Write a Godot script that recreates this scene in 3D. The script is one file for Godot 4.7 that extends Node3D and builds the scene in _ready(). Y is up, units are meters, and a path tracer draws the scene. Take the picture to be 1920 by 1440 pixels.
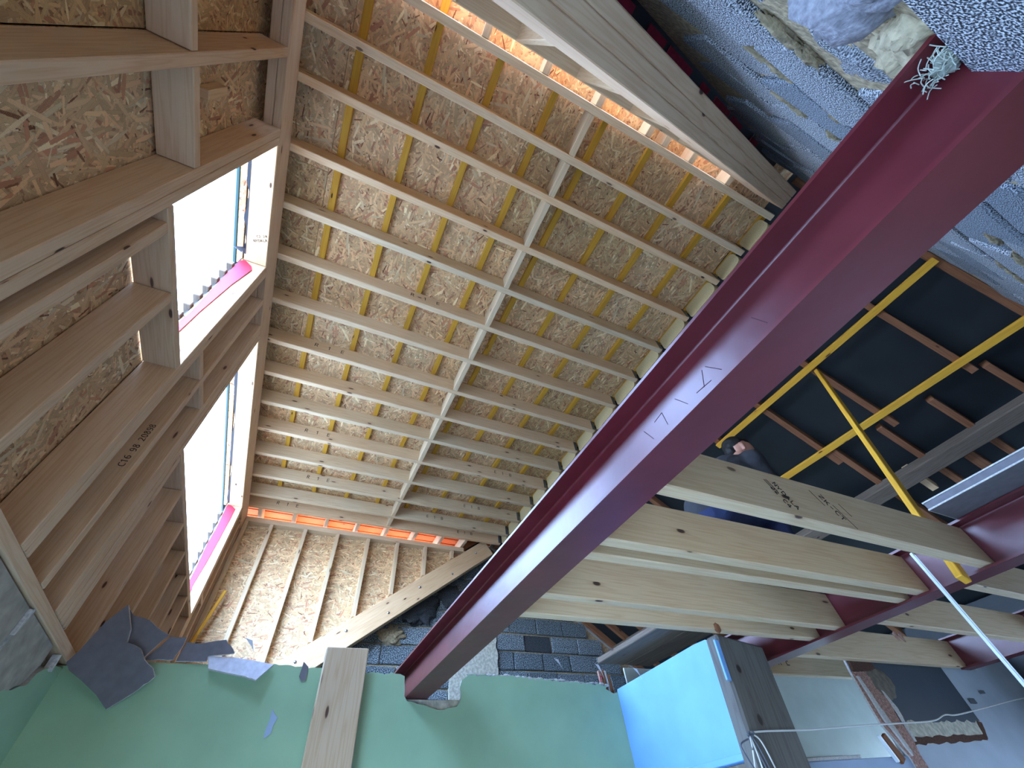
extends Node3D
# Loft dormer under construction, seen steeply upwards from the storey below.
# World: x to the right, y up, d = distance ahead (z = -d). Metres.

var rng := RandomNumberGenerator.new()
var M := {}
var env: Environment

func _ready() -> void:
	rng.seed = 7
	setup_view()
	make_materials()
	build_exterior()
	build_left_wall()
	build_windows()
	build_roof()
	build_cheeks()
	build_party_walls()
	build_right_roof()
	build_lower_room()
	build_steels_and_floor()
	build_right_partition()
	build_loose_things()
	build_person()

# ------------------------------------------------------------------ view, sky, exposure
func setup_view() -> void:
	var cam := Camera3D.new()
	cam.name = "camera"
	add_child(cam)
	var right := Vector3(0.90048, -0.08620, 0.42626)
	var up := Vector3(-0.27515, 0.64612, 0.71191)
	var back := Vector3(-0.33678, -0.75835, 0.55811)
	cam.transform = Transform3D(Basis(right, up, back).orthonormalized(), Vector3(0, 1.5, 0))
	cam.fov = rad_to_deg(2.0 * atan(720.0 / 757.64))
	cam.near = 0.02
	cam.far = 200.0
	cam.current = true
	var sky_mat := ProceduralSkyMaterial.new()
	sky_mat.sky_top_color = Color(0.60, 0.76, 1.0)
	sky_mat.sky_horizon_color = Color(0.70, 0.83, 1.0)
	sky_mat.sky_curve = 0.3
	sky_mat.ground_bottom_color = Color(0.35, 0.34, 0.32)
	sky_mat.ground_horizon_color = Color(0.60, 0.60, 0.58)
	sky_mat.sun_angle_max = 0.0
	sky_mat.energy_multiplier = 1.0
	var sky := Sky.new()
	sky.sky_material = sky_mat
	env = Environment.new()
	env.background_mode = Environment.BG_SKY
	env.sky = sky
	env.ambient_light_source = Environment.AMBIENT_SOURCE_DISABLED
	env.reflected_light_source = Environment.REFLECTION_SOURCE_SKY
	env.tonemap_mode = Environment.TONE_MAPPER_LINEAR
	env.tonemap_exposure = 48.0
	env.sdfgi_enabled = true
	env.ssao_enabled = true
	env.ssil_enabled = true
	var we := WorldEnvironment.new()
	we.name = "world_environment"
	we.environment = env
	add_child(we)

# ------------------------------------------------------------------ helpers
func P(x: float, y: float, d: float) -> Vector3:
	return Vector3(x, y, -d)

func put(parent: Node, o: Node3D, at: Vector3) -> void:
	parent.add_child(o, true)
	var base := Vector3.ZERO
	var n := parent
	while n != self:
		base += (n as Node3D).position
		n = n.get_parent()
	o.position = at - base

func numbered(called: String) -> String:
	var n := called
	var k := 0
	while has_node(NodePath(n)):
		k += 1
		n = "%s_%03d" % [called, k]
	return n

func child_name(parent: Node, called: String) -> String:
	if parent == self:
		return numbered(called)
	var n := called
	var k := 0
	while parent.has_node(NodePath(n)):
		k += 1
		n = "%s_%03d" % [called, k]
	return n

func tag(o: Node, label: String, category: String, group := "", kind := "") -> Node:
	if label != "":
		o.set_meta("label", label)
	if category != "":
		o.set_meta("category", category)
	if group != "":
		o.set_meta("group", group)
	if kind != "":
		o.set_meta("kind", kind)
	return o

func root(called: String, at: Vector3, label: String, category: String, group := "", kind := "") -> Node3D:
	var o := Node3D.new()
	o.name = numbered(called)
	put(self, o, at)
	tag(o, label, category, group, kind)
	return o

func inst(parent: Node, called: String, mesh: Mesh, mat: Material, at: Vector3, basis := Basis.IDENTITY) -> MeshInstance3D:
	var o := MeshInstance3D.new()
	o.name = child_name(parent, called)
	o.mesh = mesh
	if mat != null:
		for s in mesh.get_surface_count():
			if mesh.surface_get_material(s) == null:
				mesh.surface_set_material(s, mat)
	put(parent, o, at)
	o.basis = basis
	return o

func tri(st: SurfaceTool, a: Vector3, b: Vector3, c: Vector3, n: Vector3, ua: Vector2, ub: Vector2, uc: Vector2) -> void:
	var flip := (b - a).cross(c - a).dot(n) > 0.0
	st.set_normal(n); st.set_uv(ua); st.add_vertex(a)
	if flip:
		st.set_normal(n); st.set_uv(uc); st.add_vertex(c)
		st.set_normal(n); st.set_uv(ub); st.add_vertex(b)
	else:
		st.set_normal(n); st.set_uv(ub); st.add_vertex(b)
		st.set_normal(n); st.set_uv(uc); st.add_vertex(c)

func quad(st: SurfaceTool, a: Vector3, b: Vector3, c: Vector3, d: Vector3, n: Vector3, uv: Array) -> void:
	tri(st, a, b, c, n, uv[0], uv[1], uv[2])
	tri(st, a, c, d, n, uv[0], uv[2], uv[3])

# A box with chamfered edges; uv in metres, u along its longest side, with a random start so that no two boards match.
func chamfer_box(size: Vector3, c := 0.003, jitter := 0.0) -> ArrayMesh:
	var st := SurfaceTool.new()
	st.begin(Mesh.PRIMITIVE_TRIANGLES)
	var h := size * 0.5
	c = minf(c, minf(h.x, minf(h.y, h.z)) * 0.6)
	var long := 0
	if size.y > size.x and size.y >= size.z: long = 1
	elif size.z > size.x and size.z > size.y: long = 2
	var start := Vector2(rng.randf() * 7.0, rng.randf() * 3.0)
	var jit := []
	for i in 8:
		jit.append(Vector3(rng.randf_range(-1, 1), rng.randf_range(-1, 1), rng.randf_range(-1, 1)) * jitter)
	var at := func(sx: int, sy: int, sz: int, face: int) -> Vector3:
		var v := Vector3(h.x * sx, h.y * sy, h.z * sz)
		for k in 3:
			if k != face:
				v[k] -= c * [sx, sy, sz][k]
		return v + jit[(1 if sx > 0 else 0) + (2 if sy > 0 else 0) + (4 if sz > 0 else 0)]
	var uv := func(v: Vector3, face: int) -> Vector2:
		var axes := [0, 1, 2]
		axes.erase(face)
		var u: int = long if long != face else axes[0]
		axes.erase(u)
		return start + Vector2(v[u], v[axes[0]] + face * 0.37)
	for f in 3:
		var p := (f + 1) % 3
		var q := (f + 2) % 3
		for s in [-1, 1]:
			var n := Vector3.ZERO
			n[f] = s
			var vs := []
			var us := []
			for pq in [[-1, -1], [1, -1], [1, 1], [-1, 1]]:
				var sg := [0, 0, 0]
				sg[f] = s; sg[p] = pq[0]; sg[q] = pq[1]
				var v: Vector3 = at.call(sg[0], sg[1], sg[2], f)
				vs.append(v)
				us.append(uv.call(v, f))
			quad(st, vs[0], vs[1], vs[2], vs[3], n, us)
		# bevels along axis f
		for s1 in [-1, 1]:
			for s2 in [-1, 1]:
				var n2 := Vector3.ZERO
				n2[p] = s1; n2[q] = s2
				n2 = n2.normalized()
				var vs2 := []
				var us2 := []
				for e in [[-1, p], [1, p], [1, q], [-1, q]]:
					var sg2 := [0, 0, 0]
					sg2[f] = e[0]; sg2[p] = s1; sg2[q] = s2
					var v2: Vector3 = at.call(sg2[0], sg2[1], sg2[2], e[1])
					vs2.append(v2)
					us2.append(uv.call(v2, p))
				quad(st, vs2[0], vs2[1], vs2[2], vs2[3], n2, us2)
	for sx in [-1, 1]:
		for sy in [-1, 1]:
			for sz in [-1, 1]:
				var a: Vector3 = at.call(sx, sy, sz, 0)
				var b: Vector3 = at.call(sx, sy, sz, 1)
				var d: Vector3 = at.call(sx, sy, sz, 2)
				tri(st, a, b, d, Vector3(sx, sy, sz).normalized(), uv.call(a, 0), uv.call(b, 0), uv.call(d, 0))
	return st.commit()

# An axis-aligned board between two corners.
func block(parent: Node, called: String, x0: float, x1: float, y0: float, y1: float, d0: float, d1: float, mat: Material, c := 0.003, jitter := 0.0) -> MeshInstance3D:
	var size := Vector3(absf(x1 - x0), absf(y1 - y0), absf(d1 - d0))
	return inst(parent, called, chamfer_box(size, c, jitter), mat, P((x0 + x1) * 0.5, (y0 + y1) * 0.5, (d0 + d1) * 0.5))

# A board from a to b (centre line); w across, h along the direction nearest to up.
func bar(parent: Node, called: String, a: Vector3, b: Vector3, w: float, h: float, up: Vector3, mat: Material, c := 0.003) -> MeshInstance3D:
	var x := (b - a).normalized()
	var z := x.cross(up).normalized()
	var y := z.cross(x).normalized()
	return inst(parent, called, chamfer_box(Vector3((b - a).length(), h, w), c), mat, (a + b) * 0.5, Basis(x, y, z))

func pts(a: Array) -> PackedVector2Array:
	var r := PackedVector2Array()
	for i in range(0, a.size(), 2):
		r.append(Vector2(a[i], a[i + 1]))
	return r

# Adds small breaks to the edges of an outline between the given corners.
func ragged(p: PackedVector2Array, from: int, to: int, amp: float, step: float) -> PackedVector2Array:
	var r := PackedVector2Array()
	for i in p.size():
		r.append(p[i])
		if i >= from and i < to:
			var q := p[(i + 1) % p.size()]
			var n := int(p[i].distance_to(q) / step)
			var side := (q - p[i]).orthogonal().normalized()
			for k in range(1, n):
				r.append(p[i].lerp(q, (k + rng.randf_range(-0.3, 0.3)) / n) + side * rng.randf_range(-amp, amp))
	return r

# A plate: an outline in the plane (ux, uy) through o, t thick (centred); the rim has its own material.
func prism_mesh(p: PackedVector2Array, ux: Vector3, uy: Vector3, t: float, face: Material, rim: Material) -> ArrayMesh:
	var n := ux.cross(uy).normalized()
	var mesh := ArrayMesh.new()
	var idx := Geometry2D.triangulate_polygon(p)
	var st := SurfaceTool.new()
	st.begin(Mesh.PRIMITIVE_TRIANGLES)
	for s in [-1.0, 1.0]:
		for i in range(0, idx.size(), 3):
			var v := []
			for k in 3:
				var q := p[idx[i + k]]
				v.append(ux * q.x + uy * q.y + n * t * 0.5 * s)
			tri(st, v[0], v[1], v[2], n * s, p[idx[i]], p[idx[i + 1]], p[idx[i + 2]])
	st.set_material(face)
	mesh = st.commit()
	var sr := SurfaceTool.new()
	sr.begin(Mesh.PRIMITIVE_TRIANGLES)
	var cw := Geometry2D.is_polygon_clockwise(p)
	for i in p.size():
		var a := p[i]
		var b := p[(i + 1) % p.size()]
		var e := b - a
		var out := Vector2(e.y, -e.x).normalized()
		if cw:
			out = -out
		var m := ux * out.x + uy * out.y
		var va := ux * a.x + uy * a.y
		var vb := ux * b.x + uy * b.y
		quad(sr, va - n * t * 0.5, vb - n * t * 0.5, vb + n * t * 0.5, va + n * t * 0.5, m, [Vector2(0, 0), Vector2(e.length(), 0), Vector2(e.length(), t), Vector2(0, t)])
	sr.set_material(rim)
	return sr.commit(mesh)

func plate(parent: Node, called: String, p: PackedVector2Array, o: Vector3, ux: Vector3, uy: Vector3, t: float, face: Material, rim: Material = null) -> MeshInstance3D:
	var mid := Vector2.ZERO
	for q in p:
		mid += q / p.size()
	var local := PackedVector2Array()
	for q in p:
		local.append(q - mid)
	return inst(parent, called, prism_mesh(local, ux, uy, t, face, rim if rim else face), null, o + ux * mid.x + uy * mid.y)

# A profile in the x-y plane drawn out along d.
func extrude(parent: Node, called: String, p: PackedVector2Array, d0: float, d1: float, mat: Material) -> MeshInstance3D:
	return plate(parent, called, p, P(0, 0, (d0 + d1) * 0.5), Vector3.RIGHT, Vector3.UP, absf(d1 - d0), mat)

func tube_mesh(path: PackedVector3Array, r: float, sides := 7) -> ArrayMesh:
	var st := SurfaceTool.new()
	st.begin(Mesh.PRIMITIVE_TRIANGLES)
	var rings := []
	for i in path.size():
		var t := (path[mini(i + 1, path.size() - 1)] - path[maxi(i - 1, 0)]).normalized()
		var s := t.cross(Vector3.UP if absf(t.y) < 0.9 else Vector3.RIGHT).normalized()
		var u := s.cross(t)
		var ring := []
		for k in sides:
			var a := TAU * k / sides
			ring.append([path[i] + (s * cos(a) + u * sin(a)) * r, s * cos(a) + u * sin(a)])
		rings.append(ring)
	for i in path.size() - 1:
		for k in sides:
			var q := [rings[i][k], rings[i + 1][k], rings[i + 1][(k + 1) % sides], rings[i][(k + 1) % sides]]
			for w in [[0, 1, 2], [0, 2, 3]]:
				var e0: Vector3 = q[w[0]][0]
				var e1: Vector3 = q[w[1]][0]
				var e2: Vector3 = q[w[2]][0]
				var order: Array = w
				if (e1 - e0).cross(e2 - e0).dot(q[w[0]][1]) > 0.0:
					order = [w[0], w[2], w[1]]
				for j in order:
					st.set_normal(q[j][1])
					st.set_uv(Vector2(i * 0.1, float(k) / sides))
					st.add_vertex(q[j][0])
	return st.commit()

func smooth_path(p: PackedVector3Array, per := 6) -> PackedVector3Array:
	var c := Curve3D.new()
	for i in p.size():
		var t := (p[mini(i + 1, p.size() - 1)] - p[maxi(i - 1, 0)]) / 6.0
		c.add_point(p[i], -t, t)
	var r := PackedVector3Array()
	for i in p.size() - 1:
		for k in per:
			r.append(c.sample(i, float(k) / per))
	r.append(p[p.size() - 1])
	return r

func tube(parent: Node, called: String, path: PackedVector3Array, r: float, mat: Material) -> MeshInstance3D:
	var mid := Vector3.ZERO
	for q in path:
		mid += q / path.size()
	var local := PackedVector3Array()
	for q in path:
		local.append(q - mid)
	return inst(parent, called, tube_mesh(local, r), mat, mid)

# A rough stone or lump: a displaced ellipsoid.
func lump(parent: Node, called: String, at: Vector3, radii: Vector3, amp: float, noise_seed: int, mat: Material, freq := 1.6) -> MeshInstance3D:
	var n := FastNoiseLite.new()
	n.seed = noise_seed
	n.frequency = freq
	n.fractal_octaves = 3
	var st := SurfaceTool.new()
	st.begin(Mesh.PRIMITIVE_TRIANGLES)
	st.set_smooth_group(0)
	var rows := 14
	var cols := 22
	var g := []
	for i in rows + 1:
		var row := []
		for k in cols + 1:
			var th := PI * i / rows
			var ph := TAU * (k % cols) / cols
			var u := Vector3(sin(th) * cos(ph), cos(th), sin(th) * sin(ph))
			row.append(u * radii * (1.0 + amp * n.get_noise_3dv(u)))
		g.append(row)
	for i in rows:
		for k in cols:
			var q := [g[i][k], g[i][k + 1], g[i + 1][k + 1], g[i + 1][k]]
			for w in [[0, 1, 2], [0, 2, 3]]:
				var a: Vector3 = q[w[0]]
				var b: Vector3 = q[w[1]]
				var c: Vector3 = q[w[2]]
				if (b - a).cross(c - a).length() < 1e-9:
					continue
				if (b - a).cross(c - a).dot(a + b + c) > 0.0:
					var s := b
					b = c
					c = s
				for v in [a, b, c]:
					st.set_uv(Vector2(v.x, v.y + v.z))
					st.add_vertex(v)
	st.generate_normals()
	return inst(parent, called, st.commit(), mat, at)

# Lettering as thin raised ink. turn: rotation in its plane.
func stamp(parent: Node, called: String, s: String, at: Vector3, height: float, basis: Basis, mat: Material) -> MeshInstance3D:
	var t := TextMesh.new()
	t.text = s
	var f := SystemFont.new()
	f.font_names = PackedStringArray(["Droid Sans Mono"])
	t.font = f
	t.font_size = 24
	t.pixel_size = height / 17.0
	t.depth = 0.0008
	t.curve_step = 2.0
	return inst(parent, called, t, mat, at, basis)

# ------------------------------------------------------------------ materials
func plain_mat(c: Color, rough := 0.8, metal := 0.0, spec := 0.5) -> StandardMaterial3D:
	var m := StandardMaterial3D.new()
	m.albedo_color = c
	m.roughness = rough
	m.metallic = metal
	m.metallic_specular = spec
	return m

func tex_mat(c: Color, t: Texture2D, scale: Vector3, rough := 0.8, n: Texture2D = null, nscale := 1.0) -> StandardMaterial3D:
	var m := plain_mat(c, rough)
	m.albedo_texture = t
	m.uv1_scale = scale
	if n != null:
		m.normal_enabled = true
		m.normal_texture = n
		m.normal_scale = nscale
	return m

func tri_mat(c: Color, t: Texture2D, scale: float, rough := 0.85, n: Texture2D = null, nscale := 1.0) -> StandardMaterial3D:
	var m := tex_mat(c, t, Vector3.ONE * scale, rough, n, nscale)
	m.uv1_triplanar = true
	m.uv1_world_triplanar = true
	return m

func wood_texture(s: int, base: Color, dark: Color, knots: int) -> ImageTexture:
	var w := 1024
	var h := 256
	var n1 := FastNoiseLite.new()
	n1.seed = s
	n1.frequency = 1.0
	n1.fractal_octaves = 2
	var n2 := FastNoiseLite.new()
	n2.seed = s + 9
	n2.frequency = 1.0
	n2.fractal_type = FastNoiseLite.FRACTAL_NONE
	var r := RandomNumberGenerator.new()
	r.seed = s
	var kn := []
	for i in knots:
		kn.append([r.randf() * w, r.randf() * h, r.randf_range(5.0, 10.0), r.randf_range(3.5, 7.0), r.randf_range(0.45, 1.0)])
	var data := PackedByteArray()
	data.resize(w * h * 3)
	for y in h:
		for x in w:
			var fx := float(x)
			var fy := float(y)
			var bend := 0.0
			var spot := 0.0
			var halo := 0.0
			for k in kn:
				var dx: float = absf(fx - k[0])
				dx = minf(dx, w - dx)
				if dx > 90.0:
					continue
				var dy: float = fy - k[1]
				if absf(dy) > 60.0:
					continue
				var e: float = (dx * dx) / (k[2] * k[2]) + (dy * dy) / (k[3] * k[3])
				bend += 5.0 * signf(dy) * exp(-e * 0.05)
				if e < 1.6:
					spot = maxf(spot, k[4] * clampf(1.6 - e, 0.0, 1.0))
				halo = maxf(halo, 0.35 * k[4] * exp(-e * 0.22))
			# wraps along x through a circle
			var ax := TAU * fx / w
			var gx := cos(ax) * 0.55
			var gz := sin(ax) * 0.55
			var ring := n1.get_noise_3d(gx, (fy + bend) * 0.045, gz)
			var grain := 0.5 + 0.5 * sin((fy + bend) * 0.16 + ring * 9.0)
			grain = pow(grain, 2.2)
			var fine := n2.get_noise_3d(gx * 6.0, fy * 0.55, gz * 6.0)
			var big := n2.get_noise_3d(gx * 1.3 + 5.0, fy * 0.008, gz * 1.3)
			var m := clampf(0.30 * grain + 0.10 * fine + 0.12 * big + 0.06, 0.0, 1.0)
			var c := base.lerp(dark, m)
			c = c.lerp(Color(0.58, 0.36, 0.24), halo * 0.8)
			c = c.lerp(Color(0.19, 0.10, 0.07), spot * 0.85)
			var o := (y * w + x) * 3
			data[o] = int(clampf(c.r, 0, 1) * 255)
			data[o + 1] = int(clampf(c.g, 0, 1) * 255)
			data[o + 2] = int(clampf(c.b, 0, 1) * 255)
	return ImageTexture.create_from_image(Image.create_from_data(w, h, false, Image.FORMAT_RGB8, data))

func osb_textures() -> Array:
	var s := 1024
	var r := RandomNumberGenerator.new()
	r.seed = 21
	var data := PackedByteArray()
	data.resize(s * s * 3)
	var hei := PackedByteArray()
	hei.resize(s * s)
	for i in s * s:
		data[i * 3] = 165; data[i * 3 + 1] = 128; data[i * 3 + 2] = 90
		hei[i] = 60
	for f in 5200:
		var cx := r.randi() % s
		var cy := r.randi() % s
		var ang := r.randfn(0.0, 0.75)
		if r.randf() < 0.3:
			ang = r.randf() * PI
		var big := r.randf()
		var l := r.randf_range(14.0, 40.0) + big * big * 30.0
		var wd := r.randf_range(2.5, 6.0) + big * 4.5
		var v := r.randf_range(0.86, 1.10)
		var c := Color(0.87, 0.74, 0.55).lerp(Color(0.86, 0.70, 0.52), r.randf())
		var tone := r.randf()
		if tone < 0.05:
			c = Color(0.50, 0.31, 0.19); l *= 0.6; wd *= 0.5
		elif tone < 0.13:
			c = Color(0.76, 0.54, 0.40)
		elif tone > 0.87:
			c = Color(0.95, 0.86, 0.68)
		c = Color(c.r * v, c.g * v, c.b * v)
		var hh := r.randi_range(70, 235)
		var ca := cos(ang)
		var sa := sin(ang)
		var taper := r.randf_range(0.1, 0.6)
		for i in range(-int(l), int(l) + 1):
			var half := wd * (1.0 - taper * absf(i) / l)
			for k in range(-int(half), int(half) + 1):
				var x := (cx + int(round(i * ca - k * sa)) + s * 4) % s
				var y := (cy + int(round(i * sa + k * ca)) + s * 4) % s
				var o := y * s + x
				var g := 1.0 + 0.05 * sin(k * 2.1 + i * 0.05)
				if absf(k) > half - 1.0:
					g *= 0.90
				data[o * 3] = mini(255, int(c.r * g * 255))
				data[o * 3 + 1] = mini(255, int(c.g * g * 255))
				data[o * 3 + 2] = mini(255, int(c.b * g * 255))
				hei[o] = hh
	var im := Image.create_from_data(s, s, false, Image.FORMAT_RGB8, data)
	var hm := Image.create_from_data(s, s, false, Image.FORMAT_L8, hei)
	hm.convert(Image.FORMAT_RGBA8)
	hm.bump_map_to_normal_map(1.2)
	return [ImageTexture.create_from_image(im), ImageTexture.create_from_image(hm)]

func noise_tex(s: int, freq: float, a: Color, b: Color, oct := 4, normal := false, bump := 4.0, size := 512, lo := 0.0, hi := 1.0) -> NoiseTexture2D:
	var n := FastNoiseLite.new()
	n.seed = s
	n.frequency = freq
	n.fractal_octaves = oct
	var t := NoiseTexture2D.new()
	t.width = size
	t.height = size
	t.seamless = true
	t.noise = n
	if normal:
		t.as_normal_map = true
		t.bump_strength = bump
	else:
		var g := Gradient.new()
		g.set_color(0, a)
		g.set_color(1, b)
		g.set_offset(0, lo)
		g.set_offset(1, hi)
		t.color_ramp = g
	return t

func make_materials() -> void:
	var pine := wood_texture(3, Color(0.92, 0.81, 0.67), Color(0.80, 0.63, 0.47), 5)
	var old := wood_texture(8, Color(0.90, 0.84, 0.78), Color(0.58, 0.50, 0.45), 5)
	var ws := Vector3(0.42, 3.0, 1)
	M.pine = tex_mat(Color(0.96, 0.95, 0.93), pine, ws, 0.75)
	M.pine2 = tex_mat(Color(0.99, 0.95, 0.90), pine, ws, 0.75)
	M.stud = tex_mat(Color(0.92, 0.89, 0.88), pine, ws, 0.8)  # pine toned darker, shade put into the tint
	M.clean = tex_mat(Color(0.93, 0.94, 0.93), pine, ws, 0.7)
	M.batten = tex_mat(Color(0.88, 0.75, 0.27), pine, Vector3(0.42, 4.0, 1), 0.75)
	M.yellow = tex_mat(Color(0.98, 0.84, 0.32), pine, Vector3(0.42, 4.0, 1), 0.75)
	M.warm_lit_sarking = tex_mat(Color(0.92, 0.60, 0.46), pine, ws, 0.75)  # orange tint paints warm bounce light into the pine
	M.brown = tex_mat(Color(0.62, 0.44, 0.32), old, ws, 0.85)
	M.grey_wood = tex_mat(Color(0.50, 0.47, 0.44), old, ws, 0.85)
	M.post = tex_mat(Color(0.45, 0.47, 0.48), old, Vector3(0.42, 2.0, 1), 0.8)
	M.plank = tex_mat(Color(0.86, 0.86, 0.86), pine, ws, 0.8)
	var osb := osb_textures()
	M.osb = tex_mat(Color(1.0, 0.99, 0.99), osb[0], Vector3(0.85, 0.85, 1), 0.7, osb[1], 0.6)
	M.osb2 = tex_mat(Color(1.0, 0.96, 0.93), osb[0], Vector3(0.85, 0.85, 1), 0.7, osb[1], 0.6)
	M.osb3 = tex_mat(Color(0.92, 0.90, 0.86), osb[0], Vector3(1.05, 1.05, 1), 0.7, osb[1], 0.6)
	var red_n := noise_tex(5, 0.02, Color.WHITE, Color.WHITE, 4, true, 1.2)
	M.steel = tri_mat(Color.WHITE, noise_tex(4, 0.006, Color(0.33, 0.09, 0.115), Color(0.42, 0.145, 0.18), 4), 0.7, 0.37, red_n, 0.25)
	M.steel.metallic_specular = 0.56
	var speck := noise_tex(11, 0.10, Color(0.13, 0.14, 0.16), Color(0.98, 0.98, 0.98), 3, false, 1, 512, 0.32, 0.66)
	var rough_n := noise_tex(12, 0.09, Color.WHITE, Color.WHITE, 3, true, 9.0)
	M.block = tri_mat(Color(0.84, 0.86, 0.88), speck, 3.4, 0.95, rough_n, 0.5)
	M.block2 = tri_mat(Color(0.70, 0.74, 0.78), speck, 3.6, 0.95, rough_n, 0.5)
	M.block3 = tri_mat(Color(0.42, 0.44, 0.46), speck, 2.3, 0.95, rough_n, 0.9)
	M.far_block = tri_mat(Color(0.76, 0.82, 0.84), speck, 1.6, 0.95, rough_n, 0.8)
	M.far_block2 = tri_mat(Color(0.66, 0.72, 0.74), speck, 1.6, 0.95, rough_n, 0.8)
	M.mortar = tri_mat(Color(0.78, 0.70, 0.56), noise_tex(15, 0.05, Color(0.6, 0.6, 0.6), Color(1, 1, 1), 4), 1.5, 0.95, rough_n, 0.4)
	M.stone = tri_mat(Color(0.72, 0.72, 0.76), noise_tex(16, 0.05, Color(0.55, 0.55, 0.55), Color(1, 1, 1), 5), 3.0, 0.95, rough_n, 0.3)
	M.cream = tri_mat(Color(0.90, 0.83, 0.68), noise_tex(17, 0.04, Color(0.6, 0.6, 0.6), Color(1, 1, 1), 5), 2.5, 0.95, rough_n, 0.4)
	M.plaster = tri_mat(Color(0.86, 0.84, 0.76), noise_tex(18, 0.03, Color(0.7, 0.7, 0.7), Color(1, 1, 1), 5), 1.5, 0.95, rough_n, 0.12)
	M.old_board = tri_mat(Color(0.70, 0.66, 0.60), noise_tex(38, 0.02, Color(0.8, 0.8, 0.8), Color(1, 1, 1), 4), 1.2, 0.9)
	M.mud = tri_mat(Color(0.50, 0.46, 0.40), noise_tex(18, 0.03, Color(0.7, 0.7, 0.7), Color(1, 1, 1), 5), 1.5, 0.95, rough_n, 0.12)
	var wall_n := noise_tex(19, 0.012, Color.WHITE, Color.WHITE, 3, true, 1.5)
	var dirt := noise_tex(20, 0.008, Color(0.93, 0.93, 0.93), Color(1, 1, 1), 5)
	M.green = tri_mat(Color(0.60, 0.73, 0.59), dirt, 0.8, 0.7, wall_n, 0.25)
	M.blue = tri_mat(Color(0.46, 0.67, 0.90), dirt, 0.8, 0.65, wall_n, 0.15)
	M.beige = tri_mat(Color(0.78, 0.80, 0.76), dirt, 0.8, 0.7, wall_n, 0.25)
	M.pale = tri_mat(Color(0.66, 0.70, 0.74), dirt, 0.8, 0.7, wall_n, 0.25)
	M.bluish = tri_mat(Color(0.62, 0.70, 0.80), dirt, 0.8, 0.7, wall_n, 0.25)
	M.dark_paint = tri_mat(Color(0.16, 0.21, 0.26), dirt, 0.8, 0.6, wall_n, 0.25)
	M.paper = tri_mat(Color(0.46, 0.45, 0.47), noise_tex(22, 0.03, Color(0.88, 0.88, 0.88), Color(1, 1, 1), 4), 1.2, 0.9)
	M.paper_pale = tri_mat(Color(0.86, 0.86, 0.90), noise_tex(22, 0.03, Color(0.82, 0.82, 0.82), Color(1, 1, 1), 4), 1.8, 0.9)
	M.gypsum = tri_mat(Color(0.86, 0.85, 0.83), noise_tex(23, 0.05, Color(0.75, 0.75, 0.75), Color(1, 1, 1), 4), 3.0, 0.95)
	M.pink_plaster = tri_mat(Color(0.82, 0.66, 0.60), noise_tex(24, 0.04, Color(0.6, 0.55, 0.52), Color(1, 1, 1), 5), 3.0, 0.95, rough_n, 0.8)
	M.brown_brick = tri_mat(Color(0.42, 0.27, 0.20), noise_tex(25, 0.05, Color(0.6, 0.6, 0.6), Color(1, 1, 1), 5), 3.0, 0.95, rough_n, 0.8)
	M.felt = tri_mat(Color(0.115, 0.135, 0.15), noise_tex(26, 0.01, Color(0.75, 0.75, 0.75), Color(1, 1, 1), 4), 0.6, 0.55, wall_n, 0.6)
	M.membrane = plain_mat(Color(0.83, 0.10, 0.22), 0.6)
	M.membrane.backlight_enabled = true
	M.membrane.backlight = Color(0.35, 0.03, 0.06)
	M.magenta = tri_mat(Color(0.62, 0.08, 0.22), noise_tex(27, 0.02, Color(0.7, 0.7, 0.7), Color(1, 1, 1), 4), 3.0, 0.7)
	M.black_film = plain_mat(Color(0.10, 0.11, 0.16), 0.5)
	M.white_plastic = plain_mat(Color(0.86, 0.90, 0.92), 0.35)
	M.cable = plain_mat(Color(0.82, 0.82, 0.80), 0.45)
	M.grey_cable = plain_mat(Color(0.32, 0.34, 0.38), 0.5)
	M.galv = plain_mat(Color(0.42, 0.44, 0.46), 0.45, 0.8)
	M.bolt = plain_mat(Color(0.75, 0.76, 0.78), 0.3, 0.9)
	M.ink = plain_mat(Color(0.13, 0.10, 0.09), 0.8)
	M.chalk = plain_mat(Color(0.26, 0.10, 0.16), 0.8)
	M.drip = plain_mat(Color(0.16, 0.30, 0.30), 0.4)
	M.tile = tri_mat(Color(0.80, 0.53, 0.36), noise_tex(28, 0.03, Color(0.75, 0.75, 0.75), Color(1, 1, 1), 4), 1.0, 0.9)
	M.ground = tri_mat(Color(0.66, 0.64, 0.60), noise_tex(29, 0.02, Color(0.7, 0.7, 0.7), Color(1, 1, 1), 4), 0.1, 0.95)
	M.concrete = tri_mat(Color(0.74, 0.73, 0.71), noise_tex(30, 0.02, Color(0.75, 0.75, 0.75), Color(1, 1, 1), 5), 0.5, 0.9)
	M.fluff = plain_mat(Color(0.74, 0.77, 0.72), 0.95)
	M.foam = tri_mat(Color(0.86, 0.76, 0.56), noise_tex(31, 0.05, Color(0.85, 0.85, 0.85), Color(1, 1, 1), 3), 3.0, 0.8)
	M.skin = plain_mat(Color(0.74, 0.54, 0.46), 0.6)
	M.hair = plain_mat(Color(0.04, 0.035, 0.035), 0.7)
	M.jacket = tri_mat(Color(0.20, 0.20, 0.22), noise_tex(32, 0.05, Color(0.8, 0.8, 0.8), Color(1, 1, 1), 3), 4.0, 0.95)
	M.jeans = tri_mat(Color(0.17, 0.21, 0.36), noise_tex(33, 0.06, Color(0.7, 0.7, 0.7), Color(1, 1, 1), 3), 5.0, 0.95)
	M.boot = plain_mat(Color(0.12, 0.09, 0.07), 0.7)
	M.eye = plain_mat(Color(0.9, 0.9, 0.88), 0.3)

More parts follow.
